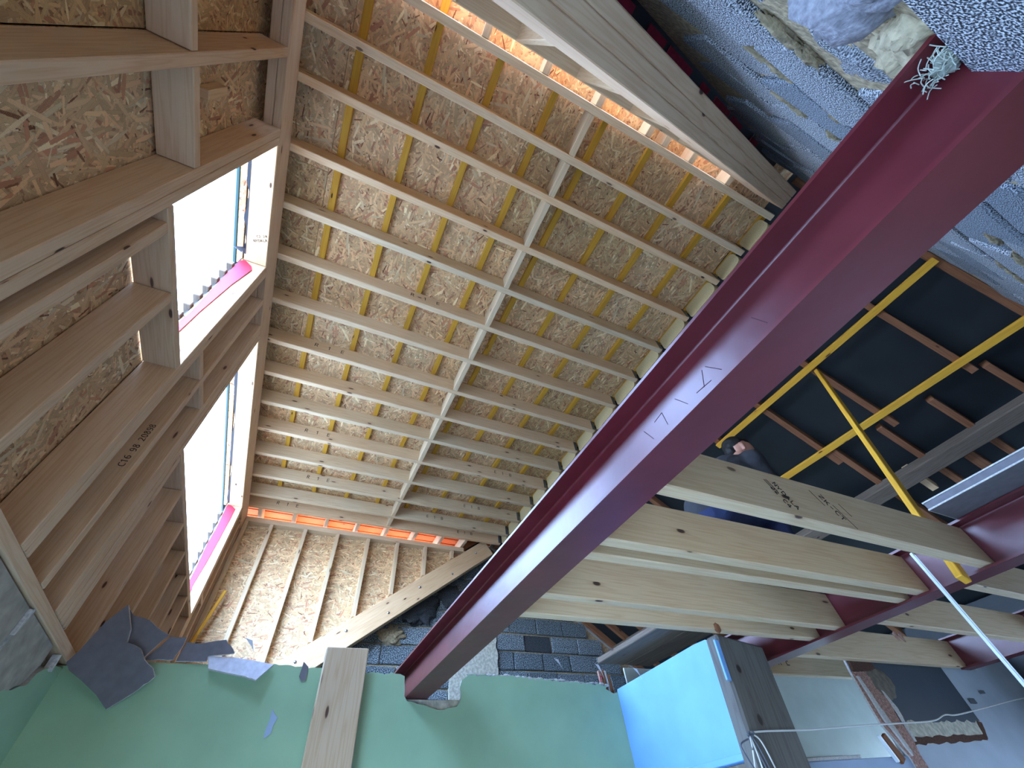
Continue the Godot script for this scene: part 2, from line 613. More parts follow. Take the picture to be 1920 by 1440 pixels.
# ------------------------------------------------------------------ outside
const SLOPE := 0.72
func under(x: float) -> float:   # underside of the sloping trimmer rafters
	return 3.185 + SLOPE * (x - 0.675)

func build_exterior() -> void:
	var g := block(self, "ground", -40, 40, -0.4, -0.3, -40, 40, M.ground, 0.01)  # out of view, pale to throw daylight upwards
	tag(g, "pale ground outside, out of view, bouncing daylight up to the dormer windows", "ground", "", "structure")
	for s in 2:
		var d0 := -0.62 if s == 0 else 5.55
		var d1 := -0.24 if s == 0 else 5.90
		var r := root(["roof_near", "roof_far"][s], P(0.8, 3.5, (d0 + d1) * 0.5), ["strip of old tiled roof beside the near cheek", "strip of old tiled roof beside the far cheek"][s], "roof", "", "structure")
		var a := P(-1.3, under(-1.3) + 0.36, (d0 + d1) * 0.5)
		var b := P(2.50, under(2.50) + 0.36, (d0 + d1) * 0.5)
		var upn := Vector3(-SLOPE, 1, 0).normalized()
		bar(r, "felt", a, b, absf(d1 - d0), 0.012, upn, M.felt)
		bar(r, "tile_layer", a + upn * 0.05, b + upn * 0.05, absf(d1 - d0), 0.07, upn, M.tile)
		var nd0 := -6.0 if s == 0 else 5.92
		var nd1 := -0.64 if s == 0 else 11.0
		bar(r, "unseen_neighbour_tiles", a + P(0, 0, (nd0 + nd1) * 0.5 - (d0 + d1) * 0.5) , b + P(0, 0, (nd0 + nd1) * 0.5 - (d0 + d1) * 0.5), nd1 - nd0, 0.12, upn, M.tile)  # out of view, reflects warm light under the roof overhang

# ------------------------------------------------------------------ dormer front wall (left)
const WX := -0.835
func build_left_wall() -> void:
	var w := root("wall_left", P(WX, 2.23, 2.6), "bare timber stud front wall of the dormer with chipboard backing", "wall", "", "structure")
	# oriented strand board behind the studs, in sheets
	for s in [[-0.24, 0.43, 2.2, 4.62], [0.432, 0.927, 2.2, 4.62], [0.931, 1.757, 2.2, 3.20], [1.761, 2.439, 2.2, 4.62], [2.443, 3.65, 2.2, 3.20], [3.652, 4.898, 2.2, 3.20], [4.902, 5.55, 2.2, 4.62]]:
		block(w, "osb_panel", -0.989, -0.977, s[2], s[3], s[0] - 0.004, s[1] + (0.004 if s[3] < 4.0 or s[1] < 0.5 else 0.0), [M.osb, M.osb2, M.osb3][rng.randi() % 3], 0.001)
	block(w, "added_light_backing", -0.998, -0.9905, 2.2, 4.62, -0.24, 0.925, M.black_film, 0.0005)  # added film behind the sheets, keeps daylight from leaking through the joints
	block(w, "added_light_backing", -0.998, -0.9905, 2.2, 4.62, 1.763, 2.437, M.black_film, 0.0005)
	block(w, "added_light_backing", -0.998, -0.9905, 2.2, 3.20, 0.925, 1.763, M.black_film, 0.0005)
	block(w, "added_light_backing", -0.998, -0.9905, 2.2, 3.20, 2.437, 4.902, M.black_film, 0.0005)
	block(w, "added_light_backing", -0.998, -0.9905, 2.2, 4.62, 4.904, 5.55, M.black_film, 0.0005)
	block(w, "osb_panel", -0.989, -0.977, 4.40, 4.62, 0.93, 1.758, M.osb, 0.001)
	block(w, "osb_panel", -0.989, -0.977, 4.40, 4.62, 2.444, 4.90, M.osb, 0.001)
	# head plates: two boards on edge
	block(w, "top_plate", WX - 0.046, WX, 4.382, 4.597, -0.22, 5.52, M.stud)
	block(w, "top_plate", WX - 0.094, WX - 0.048, 4.382, 4.597, -0.22, 5.52, M.stud)
	# full-height studs
	for d in [-0.215, 0.432, 0.836, 0.883, 1.757, 1.802, 2.043, 2.290, 2.338, 2.392, 4.90, 4.947, 5.20, 5.42]:
		block(w, "stud", WX - 0.138, WX, 2.282, 4.38, d, d + 0.0445, M.stud)
	# cripple studs under the sills
	for d in [0.985, 1.307, 2.80, 3.195, 3.60, 4.0, 4.40]:
		block(w, "stud", WX - 0.138, WX, 2.282, 3.186, d, d + 0.044, M.stud)
	for d in [2.445, 4.853]:
		block(w, "stud", WX - 0.138, WX, 2.282, 3.186, d, d + 0.044, M.stud)
	# sills
	block(w, "sill_board", WX - 0.138, WX, 3.189, 3.233, 0.929, 1.755, M.stud)
	block(w, "sill_board", WX - 0.138, WX, 3.189, 3.233, 2.439, 4.898, M.stud)
	# noggins
	for s in [[-0.17, 0.430, 3.385, 3.43], [0.478, 0.834, 3.397, 3.442], [1.848, 2.041, 3.424, 3.468], [2.089, 2.288, 3.424, 3.468], [4.993, 5.198, 3.42, 3.465]]:
		block(w, "noggin", WX - 0.134, WX - 0.002, s[2], s[3], s[0], s[1], M.stud)
	var ends := [-0.17, 0.43]
	block(w, "offcut", WX - 0.138, WX - 0.09, 3.72, 3.90, 0.62, 0.66, M.pine2)
	stamp(w, "lettering", "C16 98 20898", P(WX - 0.045, 2.93, 2.0425), 0.026, Basis(Vector3.UP, Vector3.LEFT, Vector3.BACK), M.ink)
	# bottom plate on the floor edge, the wall below it
	block(w, "bottom_plate", WX - 0.138, WX, 2.233, 2.280, -0.3, 2.80, M.stud)
	block(w, "bottom_plate", WX - 0.138, WX, 2.233, 2.280, 2.88, 5.55, M.stud)
	block(w, "lower_panel", WX - 0.030, WX - 0.008, 2.03, 2.228, -0.3, 2.105, M.old_board, 0.004)
	plate(w, "lower_panel", ragged(pts([2.125, 2.226, 2.125, 2.02, 2.32, 2.03, 2.44, 2.08, 2.50, 2.16, 2.50, 2.226]), 2, 5, 0.008, 0.03), P(WX - 0.019, 0, 0), P(0, 0, 1), Vector3.UP, 0.022, M.old_board, M.gypsum)
	block(w, "splinter", WX - 0.03, WX + 0.004, 2.14, 2.225, 2.108, 2.122, M.gypsum, 0.002, 0.003)
	block(w, "splinter", WX - 0.03, WX + 0.002, 2.17, 2.225, 2.606, 2.622, M.gypsum, 0.002, 0.003)
	var low := pts([-0.33, 0, -0.28, 0, -0.28, 2.0, 1.0, 2.0, 1.0, 0.0, 2.77, 0, 2.77, 2.225, 2.66, 2.20, 2.56, 2.16, 2.48, 2.085, 2.32, 2.03, 2.10, 2.03, -0.33, 2.03])  # the gap is an opening out of view that lights the lower room
	plate(w, "green_plaster", ragged(low, 8, 11, 0.010, 0.03), P(WX - 0.035, 0, 0), P(0, 0, 1), Vector3.UP, 0.05, M.green, M.gypsum)
	block(w, "masonry", -1.00, WX - 0.062, 0.0, 2.23, 1.0, 5.62, M.mortar)
	block(w, "masonry", -1.00, WX - 0.062, 0.0, 2.23, -0.40, -0.28, M.mortar)
	block(w, "masonry", -1.00, WX - 0.062, 2.0, 2.23, -0.28, 1.0, M.mortar)
	for d in [0.14, 2.78]:
		pass

# ------------------------------------------------------------------ the two window openings
func build_windows() -> void:
	for k in 2:
		var d0 := [0.929, 2.439][k] as float
		var d1 := [1.755, 4.898][k] as float
		var w := root("window_%d" % (k + 1), P(WX - 0.07, 3.233, (d0 + d1) * 0.5), ["unglazed window opening nearest the camera in the dormer front", "long unglazed window opening at the far end of the dormer front"][k], "window", "", "structure")
		block(w, "head_board", WX - 0.140, WX - 0.001, 4.362, 4.380, d0 + 0.002, d1 - 0.002, M.pine2)
		block(w, "soffit_board", -1.030, WX - 0.158, 4.385, 4.397, d0 - 0.05, d1 + 0.05, M.osb2, 0.001)
		block(w, "drip_edge", -1.050, -1.032, 4.378, 4.47, d0 - 0.06, d1 + 0.06, M.drip, 0.002)
		# ends of the outside cladding battens at the far jamb
		for i in 10:
			var y := 3.27 + 0.109 * i
			block(w, "batten_end", -1.030, -0.992, y - 0.026, y + 0.014, d1 - 0.02, d1 + 0.30, M.grey_wood)
		var film := pts([-0.995, 4.36, -0.982, 4.36, -0.985, 4.18, -0.978, 4.0, -0.986, 3.8, -0.992, 3.8])
		# dark film edge under the head
		var fp := PackedVector2Array()
		for i in 25:
			var t := float(i) / 24.0
			fp.append(Vector2(lerpf(d0 + 0.02, d1 - 0.05, t), -0.978 + 0.008 * sin(t * 17.0 + k) - 0.004 * sin(t * 41.0)))
		for i in 25:
			var t := 1.0 - float(i) / 24.0
			fp.append(Vector2(lerpf(d0 + 0.02, d1 - 0.05, t), -0.966))
		plate(w, "film_strip", fp, P(0, 4.36, 0), P(0, 0, 1), Vector3.RIGHT, 0.0015, M.black_film)
		if k == 0:
			stamp(w, "lettering", "NYDALA", P(-0.885, 4.361, 1.57), 0.018, Basis(Vector3(0.9, 0, 0.4).normalized(), Vector3(-0.4, 0, 0.9).normalized(), Vector3.DOWN), M.ink)
			stamp(w, "lettering", "C2 24", P(-0.878, 4.361, 1.535), 0.016, Basis(Vector3(0.9, 0, 0.4).normalized(), Vector3(-0.4, 0, 0.9).normalized(), Vector3.DOWN), M.ink)
	# red membrane lapped over the outer edge of the far jambs
	var m1 := pts([-0.985, 3.26, -0.965, 3.26, -0.952, 3.36, -0.945, 3.47, -0.940, 3.66, -0.928, 3.85, -0.917, 4.02, -0.900, 4.16, -0.889, 4.256, -0.905, 4.30, -0.960, 4.352, -0.985, 4.33, -0.985, 4.05, -0.972, 3.63, -0.980, 3.52])
	tag(plate(self, "membrane_strip", m1, P(0, 0, 1.750), Vector3.RIGHT, Vector3.UP, 0.003, M.membrane), "red roofing membrane strip lapped round the far jamb of the nearer window", "membrane", "membrane strips on the window jambs")
	var m2 := pts([-0.985, 3.26, -0.955, 3.26, -0.935, 3.36, -0.921, 3.44, -0.930, 3.47, -0.912, 3.70, -0.898, 4.02, -0.893, 4.18, -0.892, 4.322, -0.930, 4.35, -0.971, 4.372, -0.985, 4.34, -0.975, 4.1, -0.985, 3.9, -0.972, 3.545])
	tag(plate(self, "membrane_strip", m2, P(0, 0, 4.893), Vector3.RIGHT, Vector3.UP, 0.003, M.membrane), "red roofing membrane strip on the far jamb of the longer, farther window", "membrane", "membrane strips on the window jambs")
	# a loose triangle of black film at the top corner of the nearer window
	tag(plate(self, "film_scrap", pts([-1.03, 4.33, -0.97, 4.375, -0.968, 4.29]), P(0, 0, 1.66), Vector3.RIGHT, Vector3.UP, 0.002, M.black_film), "small dark triangular scrap of film at the top corner of the nearer window", "film")

# ------------------------------------------------------------------ flat roof of the dormer
const JD := [-0.054, 0.262, 0.552, 0.955, 1.345, 1.748, 2.150, 2.570, 2.960, 3.350, 3.752, 4.160, 4.572, 4.966, 5.230]
const ORD := ["first", "second", "third", "fourth", "fifth", "sixth", "seventh", "eighth", "ninth", "tenth", "eleventh", "twelfth", "thirteenth", "fourteenth", "fifteenth"]
func build_roof() -> void:
	var c := root("ceiling", P(0.8, 4.6, 2.6), "underside of the flat dormer roof, chipboard deck on yellow battens", "ceiling", "", "structure")
	# deck sheets
	var xs := [-1.06, -0.63, 0.58, 1.80, 2.72]
	for i in xs.size() - 1:
		var ds := [-0.62, 1.10, 3.54, 5.95] if i % 2 == 0 else [-0.62, 2.32, 4.75, 5.95]
		for k in ds.size() - 1:
			block(c, "osb_panel", xs[i] + 0.001, xs[i + 1] - 0.001, 4.797, 4.815, ds[k] + 0.001, ds[k + 1] - 0.001, [M.osb, M.osb2, M.osb3][(i + k * 2) % 3], 0.001)
	block(c, "added_light_cover", -1.06, 2.80, 4.816, 4.84, -0.62, 5.95, M.felt)  # added layer over the deck, stops daylight coming through its joints
	for i in 9:
		var x := -0.588 + 0.4 * i
		block(c, "batten", x, x + 0.046, 4.758, 4.796, -0.60 if i == 1 else -0.05, 5.28, M.batten)
	for i in 4:
		block(c, "sarking_board", -1.05, 2.58, 4.768, 4.794, 5.30 + 0.155 * i, 5.43 + 0.155 * i, M.warm_lit_sarking)
	for i in JD.size() - 1:
		var g0: float = JD[i] + 0.050
		var g1: float = JD[i + 1]
		if g1 - g0 > 0.05:
			block(c, "noggin", 0.856 + rng.randf_range(-0.002, 0.002), 0.901, 4.602, 4.752, g0, g1, M.clean)
	# the fascia on the left edge
	block(c, "fascia_board", -1.088, -1.064, 4.47, 4.83, -0.62, 5.95, M.drip)
	for i in JD.size():
		var n := JD.size() - 1 - i   # counted from the far end
		var d: float = JD[i]
		var lab := "pine roof joist, %s from the far end of the dormer" % ORD[n]
		if n == 0:
			lab = "pine roof joist nearest the far end gap and the far stud wall"
		elif i == 0:
			lab = "pine roof joist nearest the bright gap beside the grey sloping rafters"
		var j := root("roof_joist", P(0.8, 4.6, d), lab, "joist", "roof joists of the dormer")
		block(j, "timber", -1.05, 2.58, 4.600 + rng.randf_range(-0.001, 0.001), 4.757, d, d + 0.049, [M.pine, M.pine2, M.clean][rng.randi() % 3], 0.004)
		# steel hanger at the right end
		block(j, "joist_hanger", 2.545, 2.584, 4.61, 4.74, d - 0.004, d - 0.001, M.galv, 0.001)
		if i in [7, 10, 12, 14, 5]:
			stamp(j, "lettering", "R  1  E", P([-0.35, -0.28, -0.15, -0.42, 0.30][[7, 10, 12, 14, 5].find(i)], 4.69, d - 0.0005), 0.045, Basis.IDENTITY, M.ink)
		if i in [10, 12, 13, 14]:
			stamp(j, "lettering", "E  1  B", P([1.95, 1.85, 1.45, 2.0][[10, 12, 13, 14].find(i)], 4.69, d - 0.0005), 0.042, Basis.IDENTITY, M.ink)
	# packing blocks between the joist ends, with rounded corners
	for i in JD.size() - 1:
		var a: float = JD[i] + 0.072
		var b: float = JD[i + 1] - 0.012
		if b - a < 0.12:
			continue
		var p := PackedVector2Array()
		for q in [[a + 0.05, 4.645, PI], [b - 0.03, 4.625, -PI / 2], [b - 0.03, 4.725, 0.0], [a + 0.05, 4.705, PI / 2]]:
			for s in 5:
				var an: float = q[2] + s * PI / 8
				var rr := 0.05 if q[0] < (a + b) * 0.5 else 0.03
				p.append(Vector2(q[0] + cos(an) * rr, q[1] + sin(an) * rr))
		plate(c, "packing_block", p, P(2.66, 0, 0), P(0, 0, 1), Vector3.UP, 0.13, M.foam)
	block(c, "ridge_plate", 2.74, 2.79, 4.40, 4.79, -0.3, 5.6, M.brown)
	# outriggers between the end joists and the overhang
	for i in 8:
		var x: float = 0.075 + 0.4 * (i - 2) + [0.0, 0.0, 0.0, 0.0, -0.005, 0.0, -0.01, -0.05][i]
		block(c, "outrigger", x, x + 0.046, 4.602, 4.752, -0.60, -0.056, M.clean)
		block(c, "outrigger", x, x + 0.046, 4.602, 4.752, 5.281, 5.93, M.clean)
	block(c, "outrigger", 1.42, 1.466, 4.602, 4.752, -0.60, -0.056, M.clean)
	tag(block(c, "fascia_board", -1.06, 2.72, 4.60, 4.79, 5.95, 5.97, M.osb2), "", "")

# ------------------------------------------------------------------ cheeks and sloping trimmers
func cheek(called: String, label: String, din: float, out: float) -> void:
	# din: room-side face of the studs, out: +1 or -1 away from the room along d
	var w := root(called, P(0.8, 3.4, din), label, "wall", "", "structure")
	var de := din + out * 0.095
	block(w, "top_plate", WX, 2.06, 4.498, 4.560, minf(din, de), maxf(din, de), M.clean)
	for i in 8:
		var x1 := -0.503 + 0.4015 * i
		var bottom := under(x1) + 0.304
		if bottom > 4.45:
			continue
		block(w, "stud", x1 - 0.045, x1, bottom, 4.497, minf(din + out * 0.002, de), maxf(din + out * 0.002, de), M.clean)
	block(w, "stud", WX + 0.002, WX + 0.046, under(WX + 0.046) + 0.304, 4.497, minf(din, de), maxf(din, de), M.clean)
	var p := pts([WX - 0.14, under(WX - 0.14) + 0.304, 2.12, under(2.12) + 0.304, 2.12, 4.565, WX - 0.14, 4.565])
	plate(w, "osb_panel", p, P(0, 0, de + out * 0.008), Vector3.RIGHT, Vector3.UP, 0.012, M.osb)

func trimmer(label: String, at: Array, bolts: bool) -> void:
	var t := root("sloping_rafter", P(0.8, under(0.8), at[0]), label, "rafter", "sloping trimmer rafters")
	var n := Vector3(-SLOPE, 1, 0).normalized()
	for k in at.size():
		var d: float = at[k] + 0.0225
		var a := P(-0.645, under(-0.645), d) + n * 0.1225
		var b := P(2.52, under(2.52), d) + n * 0.1225
		bar(t, "ply", a, b, 0.0455, 0.245, n, [M.pine2, M.clean, M.pine][k % 3] if bolts else [M.stud, M.stud, M.stud][k % 3], 0.004)
	if bolts:
		for q in [[0.18, 3.02], [0.624, 3.341], [1.071, 3.568], [1.434, 3.91], [1.878, 4.137], [2.237, 4.488]]:
			var s := SphereMesh.new()
			s.radius = 0.015
			s.height = 0.022
			s.radial_segments = 14
			s.rings = 7
			inst(t, "bolt_head", s, M.bolt, P(q[0], q[1], at[0] - 0.004), Basis(Vector3.RIGHT, Vector3.BACK, Vector3.DOWN))

func build_cheeks() -> void:
	cheek("wall_far_cheek", "triangular chipboard and stud side wall at the far end of the dormer", 5.42, 1.0)
	cheek("wall_near_cheek", "triangular stud side wall above the near sloping rafters", -0.118, -1.0)
	trimmer("bolted pine rafter sloping across the foot of the far stud wall", [5.39, 5.436, 5.482], true)
	trimmer("three grey rafters side by side sloping overhead beside the block wall", [-0.152, -0.198, -0.244], false)
	bar(get_node("wall_far_cheek"), "lath", P(-0.80, 3.12, 5.36), P(-0.705, 3.64, 5.36), 0.022, 0.030, Vector3.RIGHT, M.yellow)

# ------------------------------------------------------------------ block party walls
func roof_line(x: float) -> float:
	return under(x) + 0.36 if x < 2.5 else 4.84 - 0.7 * (x - 2.55)

func build_party_walls() -> void:
	var w := root("wall_back", P(2.3, 0, -0.4), "rough grey block party wall rising to the roof slope behind the steel beam", "wall", "", "structure")
	var gable := pts([-1.0, -0.3, 5.75, -0.3, 5.75, 2.55, 2.52, 4.80, -1.0, 2.30])
	plate(w, "mortar_core", gable, P(0, 0, -0.450), Vector3.RIGHT, Vector3.UP, 0.21, M.mortar)
	for row in 13:
		var y0 := 2.725 + 0.2165 * (row - 3)
		var x := -0.9 - 0.23 * (row % 2) + rng.randf_range(-0.05, 0.05)
		while x < 5.6:
			var l := 0.445 + rng.randf_range(-0.02, 0.02)
			var mx := x + l * 0.5
			var skip := row == 2 and mx > 0.40 and mx < 0.80 or row == 1 and mx > 0.40 and mx < 1.0
			if y0 + 0.15 < roof_line(mx) and y0 + 0.20 < roof_line(x + (0.0 if mx < 2.5 else l)) + 0.12 and not skip:
				var out := rng.randf_range(-0.008, 0.010)
				var m: Material = [M.block, M.block, M.block2, M.block][rng.randi() % 4]
				block(w, "block", x, x + l, y0 + 0.006, y0 + 0.2035 + rng.randf_range(-0.004, 0.004), -0.40, -0.33 + out, m, 0.010, 0.006)
			x += l + 0.012
	# broken courses: stones and foam near the beam
	lump(w, "stone", P(0.60, 2.47, -0.395), Vector3(0.14, 0.13, 0.06), 0.5, 45, M.block3)  # dark lump stands in for crevice shade around the stone
	lump(w, "stone", P(0.575, 2.43, -0.375), Vector3(0.095, 0.115, 0.085), 0.5, 3, M.stone)
	lump(w, "stone", P(0.80, 2.60, -0.385), Vector3(0.17, 0.11, 0.055), 0.5, 5, M.block)
	lump(w, "stone", P(0.50, 2.60, -0.385), Vector3(0.12, 0.11, 0.055), 0.5, 25, M.block)
	lump(w, "stone", P(0.63, 2.22, -0.40), Vector3(0.10, 0.10, 0.07), 0.4, 6, M.stone)
	lump(w, "foam_blob", P(0.77, 2.42, -0.365), Vector3(0.085, 0.075, 0.055), 0.6, 8, M.cream, 2.2)
	lump(w, "foam_blob", P(0.69, 2.37, -0.365), Vector3(0.04, 0.05, 0.05), 0.6, 9, M.cream, 2.2)
	# squeezed mortar along two beds
	for s in [[0.50, 1.02, 2.722, 31], [0.62, 2.4, 2.938, 32], [0.9, 3.2, 3.155, 33]]:
		var x2: float = s[0]
		while x2 < s[1]:
			var l2 := rng.randf_range(0.05, 0.13)
			if rng.randf() < 0.45:
				lump(w, "mortar_snot", P(x2 + l2 * 0.5, s[2] + rng.randf_range(-0.006, 0.006), -0.335), Vector3(l2 * 0.6, 0.009, 0.014), 0.8, int(s[3] + x2 * 50), M.mortar, 3.0)
			x2 += l2
	# far gable
	var f := root("wall_far", P(2.3, 0, 5.7), "dark grey block gable wall at the far end behind the steel beam", "wall", "", "structure")
	plate(f, "mortar_core", gable, P(0, 0, 5.755), Vector3.RIGHT, Vector3.UP, 0.21, M.mortar)
	for row in 10:
		var y0 := 3.095 + 0.2185 * (row - 3)
		var x := -0.95 - 0.22 * (row % 2) + 0.05
		while x < 5.6:
			var l := 0.43 + rng.randf_range(-0.01, 0.01)
			var mx := x + l * 0.5
			if y0 + 0.12 < roof_line(mx) and y0 + 0.17 < roof_line(x + (0.0 if mx < 2.5 else l)) + 0.10 and not (mx > 2.0 and mx < 2.62 and y0 < 3.4):
				var dark := row == 4 and mx > 2.9 and mx < 3.34
				block(f, "block", x, x + l, y0 + 0.006, y0 + 0.206, (5.635 if dark else 5.62 + rng.randf_range(-0.008, 0.008)), 5.68, M.block3 if dark else [M.far_block, M.far_block, M.far_block2][rng.randi() % 3], 0.010, 0.005)
			x += l + 0.010
	plate(f, "render_patch", ragged(pts([1.95, 2.3, 2.60, 2.3, 2.60, 3.46, 2.45, 3.52, 2.30, 3.40, 1.95, 3.0]), 1, 5, 0.02, 0.06), P(0, 0, 5.625), Vector3.RIGHT, Vector3.UP, 0.06, M.plaster)
	lump(f, "stone", P(1.50, 3.74, 5.61), Vector3(0.26, 0.20, 0.06), 0.6, 12, M.block3)
	lump(f, "stone", P(1.95, 3.92, 5.61), Vector3(0.20, 0.13, 0.05), 0.6, 14, M.block3)
	lump(f, "stone", P(1.20, 3.40, 5.62), Vector3(0.15, 0.10, 0.04), 0.7, 15, M.mortar)

# ------------------------------------------------------------------ old roof slope on the right
func rr(x: float, off := 0.0) -> float:    # underside of the old rafters
	return 4.75 - 0.7 * (x - 2.55) + off

func build_right_roof() -> void:
	var r := root("roof_right", P(4.0, 3.8, 2.6), "old roof slope on the right lined with sagging black felt", "roof", "", "structure")
	var st := SurfaceTool.new()
	st.begin(Mesh.PRIMITIVE_TRIANGLES)
	st.set_smooth_group(0)
	var nx := 60
	var nd := 90
	var g := []
	for i in nx + 1:
		var row := []
		for k in nd + 1:
			var x := lerpf(2.50, 5.80, float(i) / nx)
			var d := lerpf(-0.55, 5.75, float(k) / nd)
			var lap := fposmod(x - 2.50, 0.82)
			var sag := 0.014 * absf(sin(d * PI / 0.58 - 0.7)) * (0.6 + 0.4 * sin(x * 3.1 + d))
			row.append(P(x, rr(x, 0.105) - sag - 0.016 * exp(-lap * 9.0), d))
		g.append(row)
	for i in nx:
		for k in nd:
			var a: Vector3 = g[i][k]
			var b: Vector3 = g[i + 1][k]
			var c: Vector3 = g[i + 1][k + 1]
			var e: Vector3 = g[i][k + 1]
			for v in [a, c, b, a, e, c]:
				st.set_uv(Vector2(v.x, v.z))
				st.add_vertex(v)
	st.generate_normals()
	inst(r, "felt", st.commit(), M.felt, Vector3.ZERO)
	var n := Vector3(0.7, 1, 0).normalized()
	bar(r, "tile_layer", P(2.42, rr(2.42, 0.19), 2.6), P(5.9, rr(5.9, 0.19), 2.6), 6.5, 0.07, n, M.tile)
	for d in [-0.315, 0.145, 0.77, 1.31, 1.85, 2.4, 2.95, 3.5, 4.0, 4.42, 4.83, 5.22, 5.54]:
		var b0: float = 4.22 if d < 2.0 and d > 0.0 else 5.75
		bar(r, "rafter", P(2.62, rr(2.62, 0.045), d), P(b0, rr(b0, 0.045), d), 0.052, 0.080, n, M.brown)
	for q in [[0.075, 4.225], [0.475, 4.21], [0.87, 4.17], [1.26, 4.11]]:
		bar(r, "rafter", P(q[1], rr(q[1], 0.045), q[0]), P(5.75, rr(5.75, 0.045), q[0]), 0.052, 0.080, n, M.brown)
	var stub := bar(r, "rafter_offcut", P(4.50, rr(4.50, 0.03), 1.03), P(4.72, rr(4.72, 0.03), 1.03), 0.055, 0.07, n, M.pine2)
	tag(stub, "pale sawn offcut", "")
	bar(r, "rafter_offcut", P(4.62, rr(4.62, 0.03), 0.66), P(4.98, rr(4.98, 0.03), 0.66), 0.075, 0.07, n, M.brown)
	# purlin
	tag(bar(self, "purlin", P(4.505, rr(4.505, -0.035), -0.40), P(4.505, rr(4.505, -0.035), 5.66), 0.125, 0.10, n, M.grey_wood, 0.008), "thick weathered grey purlin carrying the old rafters on the right", "purlin")
	# yellow bracing battens
	tag(bar(self, "bracing_batten", P(3.52, rr(3.52, -0.018), -0.32), P(3.50, rr(3.50, -0.018), 1.885), 0.052, 0.026, n, M.yellow), "upper yellow batten nailed across the old rafters, next to the beam", "batten", "yellow bracing battens")
	tag(bar(self, "bracing_batten", P(4.105, rr(4.105, -0.018), -0.32), P(4.02, rr(4.02, -0.018), 1.90), 0.055, 0.026, n, M.yellow), "lower yellow batten nailed across the old rafters, nearer the purlin", "batten", "yellow bracing battens")
	tag(bar(self, "diagonal_prop", P(3.52, 3.99, 0.745), P(2.47, 2.083, 0.713), 0.028, 0.050, Vector3.RIGHT, M.yellow), "yellow prop slanting from the upper batten down to the smaller steel", "prop")
	# close the eaves side
	var wr := root("wall_right", P(5.7, 0, 2.6), "outer wall under the right eaves, with openings out of view that light the partition", "wall", "", "structure")
	for q in [[-0.3, 0.5, -0.4, 5.7], [0.5, 1.9, -0.4, -0.1], [0.5, 1.9, 0.7, 2.0], [0.5, 1.9, 2.6, 5.7], [1.9, 2.66, -0.4, 5.7]]:  # gaps are openings out of view, side light for partition and beige board
		block(wr, "masonry", 5.62, 5.80, q[0], q[1], q[2], q[3], M.felt)

